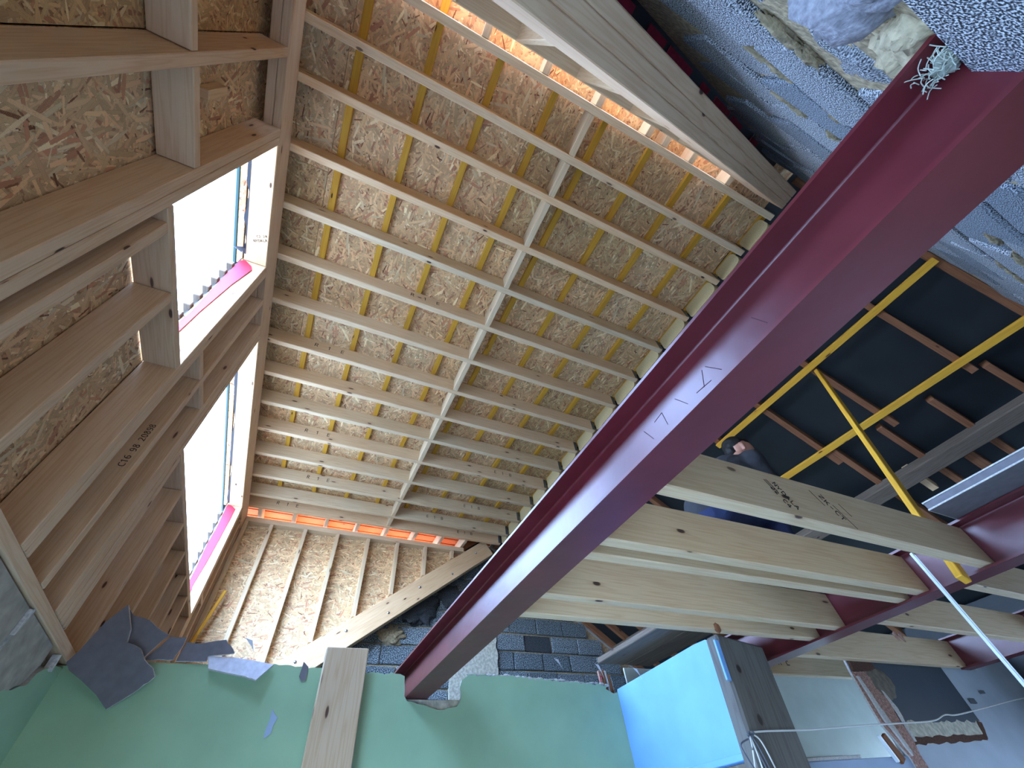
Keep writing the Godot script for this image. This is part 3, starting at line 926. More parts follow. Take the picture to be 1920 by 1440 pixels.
# ------------------------------------------------------------------ lower storey
func build_lower_room() -> void:
	var fl := root("floor", P(2.3, 0, 2.5), "bare concrete floor out of view in the room below, pale to bounce light", "floor", "", "structure")
	block(fl, "slab", -1.0, 5.8, -0.12, 0.0, -0.4, 5.7, M.concrete)  # out of view, kept pale so that it bounces light up
	var w := root("wall_front", P(0.7, 0, 2.8), "green painted plasterboard wall with a torn top edge under the beam end", "wall", "", "structure")
	var p := pts([-0.875, 0, 2.184, 0, 2.184, 2.181, 2.135, 2.168, 2.080, 2.191, 2.096, 2.213, 1.683, 2.231, 1.336, 2.248, 1.084, 2.249, 1.036, 2.218, 1.023, 2.178, 1.030, 2.132, 1.005, 2.090, 0.928, 2.075, 0.844, 2.087, 0.775, 2.100, 0.715, 2.112, 0.697, 2.135, 0.694, 2.180, 0.688, 2.228, 0.660, 2.238, 0.480, 2.237, 0.116, 2.255, -0.018, 2.262, -0.288, 2.251, -0.533, 2.250, -0.875, 2.225])
	plate(w, "plasterboard", ragged(p, 2, 23, 0.006, 0.022), P(0, 0, 2.7565), Vector3.RIGHT, Vector3.UP, 0.013, M.green, M.gypsum)
	var q := pts([WX, 0, 5.6, 0, 5.6, 2.20, 1.10, 2.21, 1.06, 2.05, 0.60, 2.05, 0.56, 2.20, WX, 2.20])
	plate(w, "far_board", q, P(0, 0, 2.86), Vector3.RIGHT, Vector3.UP, 0.013, M.beige, M.gypsum)
	for x in [-0.70, -0.25, 0.20, 1.15, 1.62, 2.05]:
		block(w, "stud", x, x + 0.045, 0.0, 2.185, 2.768, 2.850, M.brown)
	block(w, "packer", 0.66, 1.02, 2.04, 2.075, 2.765, 2.852, M.brown)
	block(w, "padstone", 0.60, 1.08, 2.076, 2.128, 2.775, 2.852, M.plaster, 0.004)
	block(w, "beige_board", 2.27, 5.6, 0.0, 2.32, 2.742, 2.755, M.beige)
	block(w, "dado_strip", 2.27, 4.2, 1.775, 1.798, 2.735, 2.742, M.gypsum)
	# torn paper tongues along the top edge
	for t in [[1.70, 2.226, 0.05], [1.98, 2.215, 0.035], [1.42, 2.243, 0.03], [-0.15, 2.255, 0.04]]:
		plate(w, "paper_tongue", pts([t[0], t[1] + 0.02, t[0] + 0.03, t[1] + 0.012, t[0] + 0.055, t[1] - t[2], t[0] + 0.04, t[1] - t[2] * 0.4]), P(0, 0, 2.742), Vector3.RIGHT, P(0, 1, -0.2).normalized(), 0.0015, M.paper_pale)
	plate(w, "paper_tongue", pts([0.134, 2.276, 0.164, 2.253, 0.167, 2.194, 0.146, 2.188, 0.130, 2.210]), P(0, 0, 2.742), Vector3.RIGHT, Vector3.UP, 0.0015, M.paper)
	plate(w, "torn_patch", pts([0.045, 2.078, 0.063, 2.057, 0.083, 2.042, 0.072, 2.012, 0.071, 1.982, 0.046, 1.963, 0.044, 1.992, 0.050, 2.037]), P(0, 0, 2.747), Vector3.RIGHT, Vector3.UP, 0.004, M.bluish, M.gypsum)
	# broken edge mouldings (white fibres)
	for i in 26:
		var x := 1.10 + i * 0.04
		lump(w, "plaster_crumb", P(x, 2.252 - 0.035 * (x - 1.1) + rng.randf_range(-0.004, 0.006), 2.757 + rng.randf_range(-0.003, 0.006)), Vector3(0.022, rng.randf_range(0.004, 0.010), 0.008), 0.7, i, M.gypsum, 2.5)
	# blue wall
	var b := root("wall_blue", P(2.2, 0, 2.3), "sky blue painted partition with a broken edge beside the dark post", "wall", "", "structure")
	var bp := pts([2.748, 0.0, 1.845, 0.0, 1.85, 1.0, 1.85, 1.70, 1.835, 1.85, 1.825, 2.02, 1.83, 2.195, 1.86, 2.212, 1.95, 2.216, 2.748, 2.190])
	plate(b, "plasterboard", ragged(bp, 2, 6, 0.008, 0.03), P(2.178, 0, 0), P(0, 0, 1), Vector3.UP, 0.013, M.blue, M.pink_plaster)
	plate(b, "back_board", pts([2.748, 0.0, 1.835, 0.0, 1.835, 2.20, 2.748, 2.18]), P(2.262, 0, 0), P(0, 0, 1), Vector3.UP, 0.013, M.beige, M.pink_plaster)
	block(b, "stud", 2.186, 2.254, 0.0, 2.20, 1.836, 1.88, M.pink_plaster, 0.004, 0.004)
	block(b, "picture_rail", 2.150, 2.171, 1.705, 1.735, 1.86, 2.745, M.blue, 0.004)
	block(b, "wall_tile_band", 2.163, 2.171, 1.35, 1.70, 1.86, 2.745, M.mud, 0.002)
	# the nailed bits sticking out of the top corner
	var st := root("lath_stub", P(2.12, 2.2, 2.79), "short pinkish batten ends sticking up at the corner of the green and blue walls", "lath")
	bar(st, "strip", P(2.10, 2.17, 2.80), P(2.085, 2.31, 2.80), 0.02, 0.020, Vector3.RIGHT, M.pink_plaster)
	bar(st, "strip", P(2.125, 2.17, 2.80), P(2.115, 2.315, 2.80), 0.02, 0.016, Vector3.RIGHT, M.brown)
	bar(st, "strip", P(2.145, 2.17, 2.80), P(2.138, 2.31, 2.80), 0.02, 0.014, Vector3.RIGHT, M.gypsum)
	bar(st, "strip", P(2.167, 2.17, 2.80), P(2.160, 2.29, 2.80), 0.02, 0.020, Vector3.RIGHT, M.brown)
	tube(st, "wire_loop", smooth_path(PackedVector3Array([P(2.10, 2.27, 2.78), P(2.06, 2.26, 2.76), P(2.055, 2.21, 2.76), P(2.075, 2.17, 2.77)])), 0.003, M.membrane)

# ------------------------------------------------------------------ steels and floor joists
func i_section(x0: float, x1: float, y0: float, y1: float) -> PackedVector2Array:
	var tf := 0.0098
	var tw := 0.0040
	var m := (x0 + x1) * 0.5
	var f := 0.006
	var p := PackedVector2Array([Vector2(x0, y0), Vector2(x1, y0), Vector2(x1, y0 + tf)])
	var corner := func(cx: float, cy: float, a0: float, a1: float):
		for i in 5:
			var a := lerpf(a0, a1, i / 4.0)
			p.append(Vector2(cx + cos(a) * f, cy + sin(a) * f))
	corner.call(m + tw + f, y0 + tf + f, -PI / 2, -PI)
	corner.call(m + tw + f, y1 - tf - f, PI, PI / 2)
	p.append_array([Vector2(x1, y1 - tf), Vector2(x1, y1), Vector2(x0, y1), Vector2(x0, y1 - tf)])
	corner.call(m - tw - f, y1 - tf - f, PI / 2, 0.0)
	corner.call(m - tw - f, y0 + tf + f, 0.0, -PI / 2)
	p.append(Vector2(x0, y0 + tf))
	return p

func build_steels_and_floor() -> void:
	var b1 := root("steel_beam", P(0.77, 2.13, 1.2), "big red oxide steel beam crossing the picture from the green wall to the block wall", "steel beam", "red steel beams")
	tag(b1, "", "", "", "thing")
	extrude(b1, "section", i_section(0.7025, 0.8365, 2.13, 2.335), -0.62, 3.40, M.steel)
	for s in [[0.30, 0.028], [0.36, -0.02], [0.42, 0.025], [0.50, 0.0], [0.56, 0.02], [0.16, 0.015]]:
		bar(b1, "chalk_mark", P(0.7652, 2.21, s[0]), P(0.7652, 2.255, s[0] + s[1]), 0.0008, 0.0018, P(0, 0, 1), M.chalk, 0.0002)
	bar(b1, "chalk_mark", P(0.7652, 2.21, 0.335), P(0.7652, 2.215, 0.385), 0.0008, 0.0018, Vector3.UP, M.chalk, 0.0002)
	bar(b1, "chalk_mark", P(0.7652, 2.255, 0.50), P(0.7652, 2.25, 0.535), 0.0008, 0.0018, Vector3.UP, M.chalk, 0.0002)
	var b2 := root("steel_beam", P(2.72, 2.13, 1.2), "smaller looking red steel beam on the right carrying the ends of the floor joists", "steel beam", "red steel beams")
	tag(b2, "", "", "", "thing")
	extrude(b2, "section", i_section(2.652, 2.786, 2.13, 2.335), -0.50, 2.74, M.steel)
	var b3 := root("steel_beam", P(4.78, 2.13, 1.2), "dark red steel beam far right beyond the white conduit", "steel beam", "red steel beams")
	tag(b3, "", "", "", "thing")
	extrude(b3, "section", i_section(4.70, 4.834, 2.13, 2.335), -0.50, 1.80, M.steel)
	var lab := ["pale floor joist between the steels, stamped with black mill writing, below the workman", "floor joist between the steels, second from the workman side, with knots and dark streaks", "floor joist lapped close behind the second one between the steels", "fourth floor joist between the steels, counted from the workman side", "lowest floor joist in view between the steels, just above the blue wall"]
	var jd := [0.652, 0.955, 1.052, 1.375, 1.560]
	var je := [0.640, 0.925, 1.018, 1.375, 1.535]
	for i in 5:
		var w := [0.050, 0.047, 0.047, 0.046, 0.047][i] as float
		var j := root("floor_joist", P(1.7, 2.142, jd[i]), lab[i], "joist", "floor joists between the two steels")
		bar(j, "timber", P(0.775, 2.231, jd[i] + w * 0.5), P(2.712, 2.231, je[i] + w * 0.5), w, 0.178, Vector3.UP, M.clean, 0.004)
		if i == 0:
			var bs := Basis(Vector3(0.42, -0.9, 0).normalized(), Vector3(0.9, 0.42, 0).normalized(), Vector3.BACK)
			stamp(j, "lettering", "NYDALA", P(1.42, 2.225, 0.6465), 0.022, bs, M.ink)
			stamp(j, "lettering", "22 C4", P(1.385, 2.212, 0.6465), 0.020, bs, M.ink)
			stamp(j, "lettering", "ZK-CT", P(1.67, 2.225, 0.6450), 0.026, bs, M.ink)
			for s in [[1.350, 2.275, 0.05], [1.362, 2.278, 0.045], [1.60, 2.285, 0.06], [1.69, 2.24, 0.09], [1.74, 2.255, 0.05]]:
				bar(j, "ink_stroke", P(s[0], s[1], 0.6458), P(s[0] + s[2] * 0.5, s[1] - s[2], 0.6455), 0.0008, 0.0025, Vector3.RIGHT, M.ink, 0.0002)
		if i == 4:
			lump(j, "knot", P(1.925, 2.150, 1.547), Vector3(0.022, 0.022, 0.008), 0.3, 4, M.brown)
	var rl := ["floor joist right of the smaller steel, nearest to the plasterboard stack", "floor joist right of the smaller steel, behind the white conduit", "floor joist right of the smaller steel over the opening, upper one", "stamped floor joist right of the smaller steel over the opening, lower one"]
	var rd := [0.803, 1.248, 1.775, 2.125]
	for i in 4:
		var j := root("floor_joist", P(3.7, 2.142, rd[i]), rl[i], "joist", "floor joists right of the smaller steel")
		block(j, "timber", 2.727, 4.765, 2.142, 2.320, rd[i], rd[i] + 0.047, M.clean, 0.004)
		if i == 3:
			stamp(j, "lettering", "R E", P(3.15, 2.22, rd[i] - 0.0005), 0.05, Basis.IDENTITY, M.ink)
	# a thick insulated plasterboard lying on the smaller steel
	var ps := root("plasterboard_sheet", P(3.5, 2.338, 0.16), "thick grey plasterboard with white arrises lying over the smaller steel", "plasterboard")
	block(ps, "board", 2.432, 4.6, 2.338, 2.378, -0.30, 0.612, M.paper, 0.001)
	for y in [2.3385, 2.3715]:
		block(ps, "white_edge", 2.4285, 2.4325, y, y + 0.006, -0.30, 0.614, M.gypsum, 0.0005)
		block(ps, "white_edge", 2.4325, 4.6, y, y + 0.006, 0.6115, 0.615, M.gypsum, 0.0005)

# ------------------------------------------------------------------ right lower partition
func build_right_partition() -> void:
	var w := root("wall_partition", P(4.2, 0, 1.9), "pale partition with a ragged top and a dark painted square, right of the opening", "wall", "", "structure")
	var p := pts([3.38, 0.0, 5.6, 0.0, 5.6, 2.28, 5.12, 2.285, 5.06, 2.15, 4.98, 2.16, 4.93, 2.283, 4.526, 2.276, 4.332, 2.283, 4.085, 2.294, 3.968, 2.301, 3.606, 2.297, 3.402, 2.264, 3.384, 2.257, 3.347, 2.084, 3.332, 1.833, 3.416, 1.677])
	plate(w, "plasterboard", ragged(p, 2, 12, 0.007, 0.03), P(0, 0, 1.846), Vector3.RIGHT, Vector3.UP, 0.013, M.pale, M.gypsum)
	plate(w, "back_board", pts([3.56, 0.0, 5.6, 0.0, 5.6, 2.25, 3.56, 2.25]), P(0, 0, 1.95), Vector3.RIGHT, Vector3.UP, 0.013, M.beige, M.gypsum)
	plate(w, "dark_paint_panel", pts([3.619, 2.269, 4.515, 2.269, 4.486, 1.827, 3.547, 1.832, 3.554, 1.962]), P(0, 0, 1.838), Vector3.RIGHT, Vector3.UP, 0.003, M.dark_paint)
	plate(w, "bare_strip", ragged(pts([3.541, 1.832, 4.486, 1.832, 4.401, 1.734, 3.531, 1.726]), 0, 1, 0.012, 0.04), P(0, 0, 1.8365), Vector3.RIGHT, Vector3.UP, 0.003, M.plaster)
	plate(w, "torn_strip", ragged(pts([3.552, 1.762, 4.394, 1.765, 4.401, 1.734, 3.531, 1.726]), 0, 4, 0.006, 0.05), P(0, 0, 1.834), Vector3.RIGHT, Vector3.UP, 0.003, M.brown_brick)
	plate(w, "torn_strip", ragged(pts([4.440, 1.835, 4.486, 1.825, 4.41, 1.74, 4.385, 1.75]), 0, 4, 0.006, 0.03), P(0, 0, 1.833), Vector3.RIGHT, Vector3.UP, 0.004, M.brown_brick)
	# exposed edge of the opening
	plate(w, "exposed_edge", ragged(pts([3.384, 2.257, 3.594, 2.286, 3.612, 2.109, 3.50, 2.09, 3.39, 2.085, 3.360, 2.09]), 0, 6, 0.008, 0.04), P(0, 0, 1.830), Vector3.RIGHT, Vector3.UP, 0.016, M.brown_brick)
	plate(w, "exposed_edge", ragged(pts([3.347, 2.084, 3.50, 2.09, 3.535, 1.956, 3.520, 1.818, 3.530, 1.744, 3.49, 1.60, 3.43, 1.2, 3.38, 1.2, 3.416, 1.677, 3.332, 1.833]), 0, 9, 0.008, 0.04), P(0, 0, 1.832), Vector3.RIGHT, Vector3.UP, 0.014, M.pink_plaster)
	plate(w, "white_bead", ragged(pts([3.345, 2.06, 3.365, 2.06, 3.385, 1.90, 3.43, 1.70, 3.415, 1.68, 3.35, 1.84]), 0, 5, 0.006, 0.03), P(0, 0, 1.820), Vector3.RIGHT, Vector3.UP, 0.010, M.gypsum)
	plate(w, "white_bead", ragged(pts([3.52, 1.99, 3.54, 1.98, 3.575, 1.90, 3.55, 1.74, 3.53, 1.744, 3.545, 1.88]), 0, 5, 0.004, 0.03), P(0, 0, 1.826), Vector3.RIGHT, Vector3.UP, 0.010, M.gypsum)
	lump(w, "mud_patch", P(3.585, 2.035, 1.832), Vector3(0.135, 0.085, 0.014), 0.35, 40, M.mud)
	for i in 30:
		var x := 3.45 + i * 0.05
		lump(w, "plaster_crumb", P(x, 2.29 - 0.01 * absf(x - 3.9) + rng.randf_range(-0.012, 0.008), 1.842 + rng.randf_range(-0.008, 0.008)), Vector3(0.03, rng.randf_range(0.008, 0.016), 0.012), 0.7, i + 50, M.gypsum if i % 3 else M.pink_plaster, 2.5)
	# low board across the opening
	block(w, "low_board", 2.45, 3.42, 0.0, 1.685, 1.846, 1.860, M.bluish)
	block(w, "white_bead", 2.45, 2.98, 1.686, 1.70, 1.840, 1.858, M.gypsum)
	bar(w, "lath", P(3.23, 1.775, 1.835), P(3.27, 1.66, 1.835), 0.02, 0.016, Vector3.RIGHT, M.white_plastic)
	bar(w, "lath", P(3.275, 1.775, 1.838), P(3.325, 1.66, 1.838), 0.02, 0.05, Vector3.RIGHT, M.brown)
	# conduit box fragments on the far right
	block(w, "bracket", 4.55, 4.62, 1.93, 1.96, 1.825, 1.84, M.galv, 0.002)
	block(w, "bracket", 4.80, 4.84, 1.99, 2.01, 1.82, 1.84, M.galv, 0.002)
	# rag of plaster in the ceiling line
	var pk := root("lath_stub", P(4.1, 2.3, 1.8), "two short pinkish laths above the dark painted square", "lath")
	bar(pk, "strip", P(4.10, 2.25, 1.80), P(4.02, 2.33, 1.76), 0.016, 0.022, Vector3.RIGHT, M.pink_plaster)
	bar(pk, "strip", P(4.16, 2.24, 1.80), P(4.09, 2.33, 1.76), 0.016, 0.022, Vector3.RIGHT, M.pink_plaster)

# ------------------------------------------------------------------ loose things
func build_loose_things() -> void:
	# dark weathered post beside the blue wall
	var po := root("old_post", P(2.1, 0, 1.78), "wide dark weathered timber post beside the blue wall", "post")
	bar(po, "timber", P(2.02, 0.0, 1.795), P(2.318, 2.185, 1.795), 0.09, 0.345, Vector3.RIGHT, M.post, 0.012)
	bar(po, "blue_strip", P(2.107, 1.99, 1.755), P(2.132, 2.175, 1.755), 0.012, 0.030, Vector3.RIGHT, M.blue, 0.002)
	# plank standing in front of the green wall
	var pl := root("standing_plank", P(0.36, 1.0, 2.70), "pale knotty plank standing upright against the green wall", "plank")
	bar(pl, "timber", P(0.375, 0.0, 2.705), P(0.342, 2.335, 2.705), 0.045, 0.223, Vector3.RIGHT, M.plank, 0.004)
	# torn boards hanging from the top of the green wall
	var n := P(0, -0.25, -1).normalized()
	var uy := Vector3.RIGHT.cross(n) * -1.0
	if uy.y < 0: uy = -uy
	var a := pts([-0.216, 0.207, -0.266, 0.131, -0.305, 0.014, -0.326, -0.026, -0.301, -0.054, -0.236, -0.091, -0.165, -0.136, -0.105, -0.186, -0.038, -0.130, 0.016, -0.068, -0.007, -0.036, -0.051, -0.007, -0.093, 0.039, -0.149, 0.057, -0.160, 0.110])
	var fa := plate(self, "torn_board", ragged(a, 8, 13, 0.003, 0.02), P(-0.5, 2.25, 2.69), Vector3.RIGHT, uy, 0.026, M.paper, M.gypsum)
	tag(fa, "largest dark grey torn plasterboard flap hanging over the green wall", "torn board", "torn plasterboard flaps")
	var b := pts([-0.222, 0.212, -0.187, 0.178, -0.114, 0.161, -0.006, 0.103, -0.024, 0.083, -0.066, 0.011, -0.107, 0.043, -0.163, 0.065])
	tag(plate(self, "torn_board", ragged(b, 0, 3, 0.004, 0.02), P(-0.5, 2.25, 2.722), Vector3.RIGHT, uy, 0.011, M.paper, M.gypsum), "dark torn plasterboard piece folded up above the largest flap", "torn board", "torn plasterboard flaps")
	var uy2 := P(0, 0.995, 0.1)
	var c := pts([-0.006, 0.109, 0.061, 0.111, 0.063, 0.076, 0.050, 0.010, -0.058, 0.005, -0.060, 0.018, -0.018, 0.083])
	tag(plate(self, "torn_board", ragged(c, 0, 7, 0.003, 0.02), P(-0.5, 2.25, 2.735), Vector3.RIGHT, uy2, 0.010, M.paper, M.gypsum), "small middle piece of grey torn board between two cracks", "torn board", "torn plasterboard flaps")
	var d := pts([0.073, 0.088, 0.130, 0.085, 0.238, 0.109, 0.297, 0.050, 0.187, 0.031, 0.191, 0.009, 0.064, 0.004, 0.071, 0.065])
	tag(plate(self, "torn_board", ragged(d, 0, 5, 0.004, 0.02), P(-0.5, 2.25, 2.735), Vector3.RIGHT, uy2, 0.010, M.paper, M.gypsum), "long dark torn board with a white top edge, before the far stud wall", "torn board", "torn plasterboard flaps")
	var uy3 := P(0, 0.857, 0.514)
	var e := pts([-0.113, 0.036, -0.002, 0.035, 0.080, 0.024, 0.193, 0.002, 0.135, -0.092, 0.058, -0.068, 0.001, -0.056, -0.056, -0.043, -0.087, -0.036])
	tag(plate(self, "torn_board", ragged(e, 4, 9, 0.004, 0.02), P(-0.2, 2.25, 2.725), Vector3.RIGHT, uy3, 0.008, M.paper_pale, M.gypsum), "pale grey torn board flap tilted out over the green wall", "torn board", "torn plasterboard flaps")
	# white trunking hanging beside the smaller steel
	var co := root("conduit", P(2.45, 1.6, 0.80), "white plastic conduit strip hanging down at the far right", "conduit")
	bar(co, "strip", P(2.452, 0.6, 0.80), P(2.466, 2.24, 0.80), 0.012, 0.017, Vector3.RIGHT, M.white_plastic, 0.002)
	bar(co, "rib", P(2.455, 0.6, 0.793), P(2.466, 2.23, 0.793), 0.004, 0.003, Vector3.RIGHT, M.white_plastic, 0.001)
	# cables
	var path := smooth_path(PackedVector3Array([P(2.074, 1.783, 1.735), P(2.20, 1.787, 1.735), P(2.457, 1.788, 1.735), P(2.75, 1.796, 1.74), P(3.006, 1.805, 1.75), P(3.35, 1.812, 1.75), P(3.723, 1.822, 1.75), P(3.90, 1.850, 1.75), P(4.055, 1.851, 1.75), P(4.55, 1.895, 1.77), P(5.188, 1.953, 1.79), P(5.60, 1.98, 1.80)]))
	tag(tube(self, "cable", path, 0.0042, M.cable), "slack white cable strung from the post across to the right", "cable")
	var nest := root("cable_tangle", P(2.08, 1.75, 1.74), "tangle of loose wires hanging at the foot of the blue wall edge", "cable")
	for q in [[2.075, 1.785, 2.04, 1.72, 2.00, 1.62, 0], [2.07, 1.78, 2.06, 1.70, 2.05, 1.55, 0], [2.075, 1.78, 2.09, 1.72, 2.13, 1.55, 1], [2.06, 1.77, 2.075, 1.69, 2.10, 1.60, 1], [2.08, 1.78, 2.12, 1.745, 2.155, 1.60, 0]]:
		tube(nest, "wire", smooth_path(PackedVector3Array([P(q[0], q[1], 1.735), P(q[2], q[3], 1.725), P(q[4], q[5], 1.735)])), 0.0035, [M.cable, M.grey_cable][q[6]])
	tube(nest, "wire", smooth_path(PackedVector3Array([P(2.045, 1.76, 1.73), P(1.99, 1.745, 1.73), P(1.985, 1.72, 1.73), P(2.02, 1.64, 1.73)])), 0.0035, M.grey_cable)
	for i in 5:
		lump(nest, "clip", P(2.055 + i * 0.009, 1.775 + 0.006 * sin(i * 2.0), 1.728), Vector3(0.007, 0.006, 0.007), 0.4, i + 90, M.grey_cable)
	# magenta membrane showing between the near rafters and the block wall
	var k := 0
	var nu := Vector3(-SLOPE, 1, 0).normalized()
	for q in [[0.33, 0.50], [0.60, 0.72], [0.75, 0.95], [1.06, 1.14], [1.22, 1.42], [1.46, 1.62], [1.80, 1.92]]:
		var x0: float = q[0]
		var x1: float = q[1]
		var m := bar(self, "membrane_patch", P(x0, under(x0) + 0.325, -0.292), P(x1, under(x1) + 0.325, -0.292), 0.088, 0.006, nu, M.magenta, 0.001)
		tag(m, "magenta membrane patch, %s up the slope between the grey rafters and block wall" % ORD[k], "membrane", "magenta membrane patches")
		k += 1
	# tuft of torn insulation on the beam end
	var tu := root("insulation_tuft", P(0.75, 2.33, -0.33), "pale fluffy tuft of insulation caught on the near end of the big beam", "insulation")
	lump(tu, "clump", P(0.748, 2.312, -0.325), Vector3(0.016, 0.014, 0.022), 0.8, 77, M.fluff, 3.0)
	for i in 70:
		var s := P(0.745 + rng.randf_range(-0.03, 0.02), 2.30 + rng.randf_range(-0.02, 0.02), -0.30 + rng.randf_range(-0.03, 0.02))
		var v := Vector3(rng.randf_range(-0.5, 0.1), rng.randf_range(-0.5, 0.5), rng.randf_range(-0.5, 0.6)) * 0.07
		tube(tu, "fibre", smooth_path(PackedVector3Array([s, s + v * 0.3 + Vector3(0, 0.006, 0), s + v * 0.7]), 3), 0.0009, M.fluff)

# ------------------------------------------------------------------ the workman above
func capsule(p: Vector3, b: Array) -> float:
	var a: Vector3 = b[0]
	var ab: Vector3 = b[1] - a
	var t := clampf((p - a).dot(ab) / maxf(ab.length_squared(), 1e-9), 0.0, 1.0)
	return (p - a - ab * t).length() - lerpf(b[2], b[3], t)

func nets(bones: Array, cell: float, blend: float, noise_amp := 0.0) -> ArrayMesh:
	var lo := Vector3.ONE * 1e9
	var hi := -lo
	for b in bones:
		for e in 2:
			var r: float = b[2 + e] + cell * 3.0
			lo = lo.min(b[e] - Vector3.ONE * r)
			hi = hi.max(b[e] + Vector3.ONE * r)
	var nx := int((hi.x - lo.x) / cell) + 2
	var ny := int((hi.y - lo.y) / cell) + 2
	var nz := int((hi.z - lo.z) / cell) + 2
	var f := PackedFloat32Array()
	f.resize(nx * ny * nz)
	f.fill(1.0)
	var ns := FastNoiseLite.new()
	ns.seed = 4
	ns.frequency = 14.0
	for b in bones:
		var r: float = maxf(b[2], b[3]) + cell * 3.0 + blend
		var l: Vector3 = (b[0] as Vector3).min(b[1]) - Vector3.ONE * r - lo
		var h: Vector3 = (b[0] as Vector3).max(b[1]) + Vector3.ONE * r - lo
		for i in range(maxi(0, int(l.x / cell)), mini(nx, int(h.x / cell) + 2)):
			for j in range(maxi(0, int(l.y / cell)), mini(ny, int(h.y / cell) + 2)):
				for k in range(maxi(0, int(l.z / cell)), mini(nz, int(h.z / cell) + 2)):
					var p := lo + Vector3(i, j, k) * cell
					var d := capsule(p, b)
					if noise_amp > 0.0:
						d += noise_amp * ns.get_noise_3dv(p)
					var o := (i * ny + j) * nz + k
					var e0 := f[o]
					var m := maxf(blend - absf(e0 - d), 0.0) / blend
					f[o] = minf(e0, d) - m * m * blend * 0.25
	var at := {}
	var verts := PackedVector3Array()
	var st := SurfaceTool.new()
	st.begin(Mesh.PRIMITIVE_TRIANGLES)
	st.set_smooth_group(0)
	for i in nx - 1:
		for j in ny - 1:
			for k in nz - 1:
				var s := Vector3.ZERO
				var n := 0
				var v := []
				for c in 8:
					v.append(f[((i + (c & 1)) * ny + j + ((c >> 1) & 1)) * nz + k + (c >> 2)])
				for e in [[0, 1], [2, 3], [4, 5], [6, 7], [0, 2], [1, 3], [4, 6], [5, 7], [0, 4], [1, 5], [2, 6], [3, 7]]:
					var va: float = v[e[0]]
					var vb: float = v[e[1]]
					if (va < 0.0) != (vb < 0.0):
						var t := va / (va - vb)
						s += Vector3(e[0] & 1, (e[0] >> 1) & 1, e[0] >> 2).lerp(Vector3(e[1] & 1, (e[1] >> 1) & 1, e[1] >> 2), t)
						n += 1
				if n:
					at[(i * ny + j) * nz + k] = verts.size()
					verts.append(lo + (Vector3(i, j, k) + s / n) * cell)
	for i in range(1, nx - 1):
		for j in range(1, ny - 1):
			for k in range(1, nz - 1):
				var o := (i * ny + j) * nz + k
				var a := f[o] < 0.0
				for ax in 3:
					var step := [ny * nz, nz, 1]
					var b: bool = f[o + step[ax]] < 0.0
					if a == b:
						continue
					var u: int = step[(ax + 1) % 3]
					var w: int = step[(ax + 2) % 3]
					var q := [o, o - u, o - u - w, o - w]
					if a:
						q.reverse()
					if not (at.has(q[0]) and at.has(q[1]) and at.has(q[2]) and at.has(q[3])):
						continue
					for t in [0, 1, 2, 0, 2, 3]:
						st.add_vertex(verts[at[q[t]]])
	st.generate_normals()
	return st.commit()

